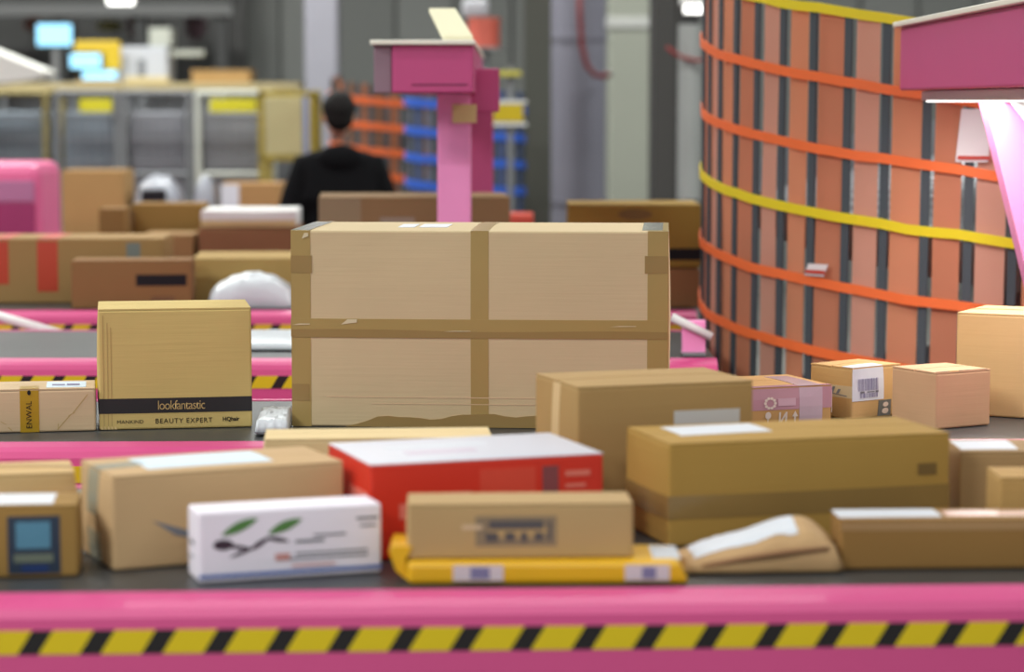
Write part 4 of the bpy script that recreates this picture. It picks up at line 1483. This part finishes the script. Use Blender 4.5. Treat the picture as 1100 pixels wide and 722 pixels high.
strip_lamp('bright white strip lamp at the very top left', 116, 144, 2, 17.0)
strip_lamp('short white strip lamp near the top beside the orange net', 735, 760, 10, 12.0)

# columns and ducts in the middle background
def column(name, label, px0, px1, Y, col, z1=6.2, dep=.3, rough=.5, cat='column'):
    xc = (x_at(px0, Y, 1.6) + x_at(px1, Y, 1.6)) / 2
    hw_ = (x_at(px1, Y, 1.6) - x_at(px0, Y, 1.6)) / 2
    r = empty(name, (xc, Y, 0))
    tag(r, label, cat)
    m = mat(name + '_paint_%d' % px0, col, rough=rough, var=.08, scale=1.5)
    return r, hw_, m


r, hw_, m = column('steel_column', 'dark olive-grey steel column right of the pink gantry', 563, 592, 14.5, (84, 84, 76))
box('flange', (-hw_, hw_, 0, .02, 0, 6.2), m, r, .003)
box('web', (-.012, .012, .02, .20, 0, 6.2), m, r, .001)
box('flange', (-hw_, hw_, .20, .22, 0, 6.2), m, r, .003)
box('base_plate', (-hw_ - .05, hw_ + .05, -.05, .27, 0, .02), m, r, .003)
r, hw_, m = column('curved_duct', 'broad lilac-grey round duct between dark column and pale column', 592, 652, 15.5, (120, 118, 130), cat='duct')
tube('duct', (0, .2, 0), (0, .2, 6.2), hw_, m, r, 28)
for zz in (1.0, 2.05):
    tube('joint_ring', (0, .2, zz), (0, .2, zz + .03), hw_ + .012, m, r, 28)
r, hw_, m = column('concrete_column', 'pale greenish concrete column right of the broad duct', 654, 700, 16.5, (158, 160, 148))
box('shaft', (-hw_, hw_, 0, .45, 0, 6.2), m, r, .02)
box('collar', (-hw_ - .01, hw_ + .01, -.01, .46, z_at(30, 16.5), z_at(18, 16.5)), mat('white_band_paint', (196, 196, 192), rough=.5), r, .004)
r, hw_, m = column('dark_cabinet', 'dark tall cabinet behind the black-banded box', 702, 752, 14.0, (66, 64, 62), cat='cabinet')
box('carcass', (-hw_, hw_, 0, .5, 0, 2.3), m, r, .01)
box('door', (-hw_ + .01, -.004, -.018, .0, .05, 2.25), m, r, .004)
box('door', (.004, hw_ - .01, -.018, .0, .05, 2.25), m, r, .004)
box('handle', (.02, .035, -.04, -.018, 1.0, 1.2), STEEL, r, .003)
r, hw_, m = column('vertical_pipe', 'light grey vertical pipe in front of the dark cabinet', 728, 752, 12.5, (152, 154, 152), cat='pipe')
tube('pipe', (0, 0, 1.15), (0, 0, z_at(26, 12.5)), hw_, m, r, 20)
tube('cap', (0, 0, z_at(26, 12.5)), (0, 0, z_at(20, 12.5)), hw_ * .8, BLACK, r, 20)
tube('stand', (0, 0, 0), (0, 0, 1.15), hw_ * .6, DK, r, 16)
rc = empty('red_hose', (x_at(640, 14.9, 1.9), 14.9, 0))
tag(rc, 'thin dark red hose looping in front of the broad duct', 'hose')
ps = [(622, -20), (623, 20), (625, 50), (630, 70), (638, 80), (648, 82), (655, 80)]
path_tube('hose', [at_y(a_, b_, 14.9) - rc.location for a_, b_ in ps], .016, mat('dark_red_rubber', (130, 36, 36), rough=.5), rc)
path_tube('coupling', [at_y(655, 80, 14.9) - rc.location, at_y(655, 80, 15.4) - rc.location], .02, STEEL, rc)
ps = [(716, 50), (724, 57), (734, 62), (748, 65), (766, 64)]
path_tube('cable', [at_y(a_, b_, 12.425) - r.location for a_, b_ in ps], .010, mat('dark_red_rubber', (130, 36, 36)), r)

# wall-side signs behind the gantry: yellow sign box and red drum on a bracket post
ys = empty('sign_post', (x_at(548, 13.2, 1.7), 13.2, 0))
tag(ys, 'post with yellow framed sign plates right of the pink gantry post', 'sign')
tube('post', (0, .05, 0), (0, .05, z_at(70, 13.2)), .018, GREYP, ys)
X = lambda px: x_at(px, 13.2, 1.65) - ys.location.x
box('sign_plate', (X(530), X(562), -.005, .02, z_at(131, 13.2), z_at(112, 13.2)), mat('sign_yellow', (198, 172, 14), rough=.5), ys)
box('sign_frame', (X(526), X(566), 0.0, .025, z_at(135, 13.2), z_at(131.8, 13.2)), WHITEP, ys, .002)
box('sign_frame', (X(526), X(566), 0.0, .025, z_at(111.2, 13.2), z_at(108, 13.2)), WHITEP, ys, .002)
box('upper_plate', (X(526), X(560), -.005, .02, z_at(82, 13.2), z_at(76, 13.2)), mat('upper_plate_yellow', (190, 180, 70), rough=.5), ys)
dr = empty('red_drum', (x_at(520, 14.65, 1.9), 14.65, 0))
tag(dr, 'salmon-red drum on a stand behind the cream plate of the pink gantry', 'drum')
zd0, zd1 = z_at(51, 14.65), z_at(19, 14.65)
tube('drum', (0, 0, zd0), (0, 0, zd1), .095, mat('salmon_plastic', (220, 106, 88), rough=.5), dr, 24)
tube('rim', (0, 0, zd1 - .02), (0, 0, zd1), .10, mat('salmon_rim', (224, 120, 100), rough=.5), dr, 24)
tube('saucer', (0, 0, zd0 - .015), (0, 0, zd0), .13, mat('saucer_grey', (160, 160, 160), rough=.5), dr, 24)
tube('stand', (0, 0, 0), (0, 0, zd0 - .015), .03, GREYP, dr, 12)
box('white_cap', (-.13, .03, -.05, .05, zd1, zd1 + .11), mat('cap_white', (204, 204, 210), rough=.5), dr, .03)
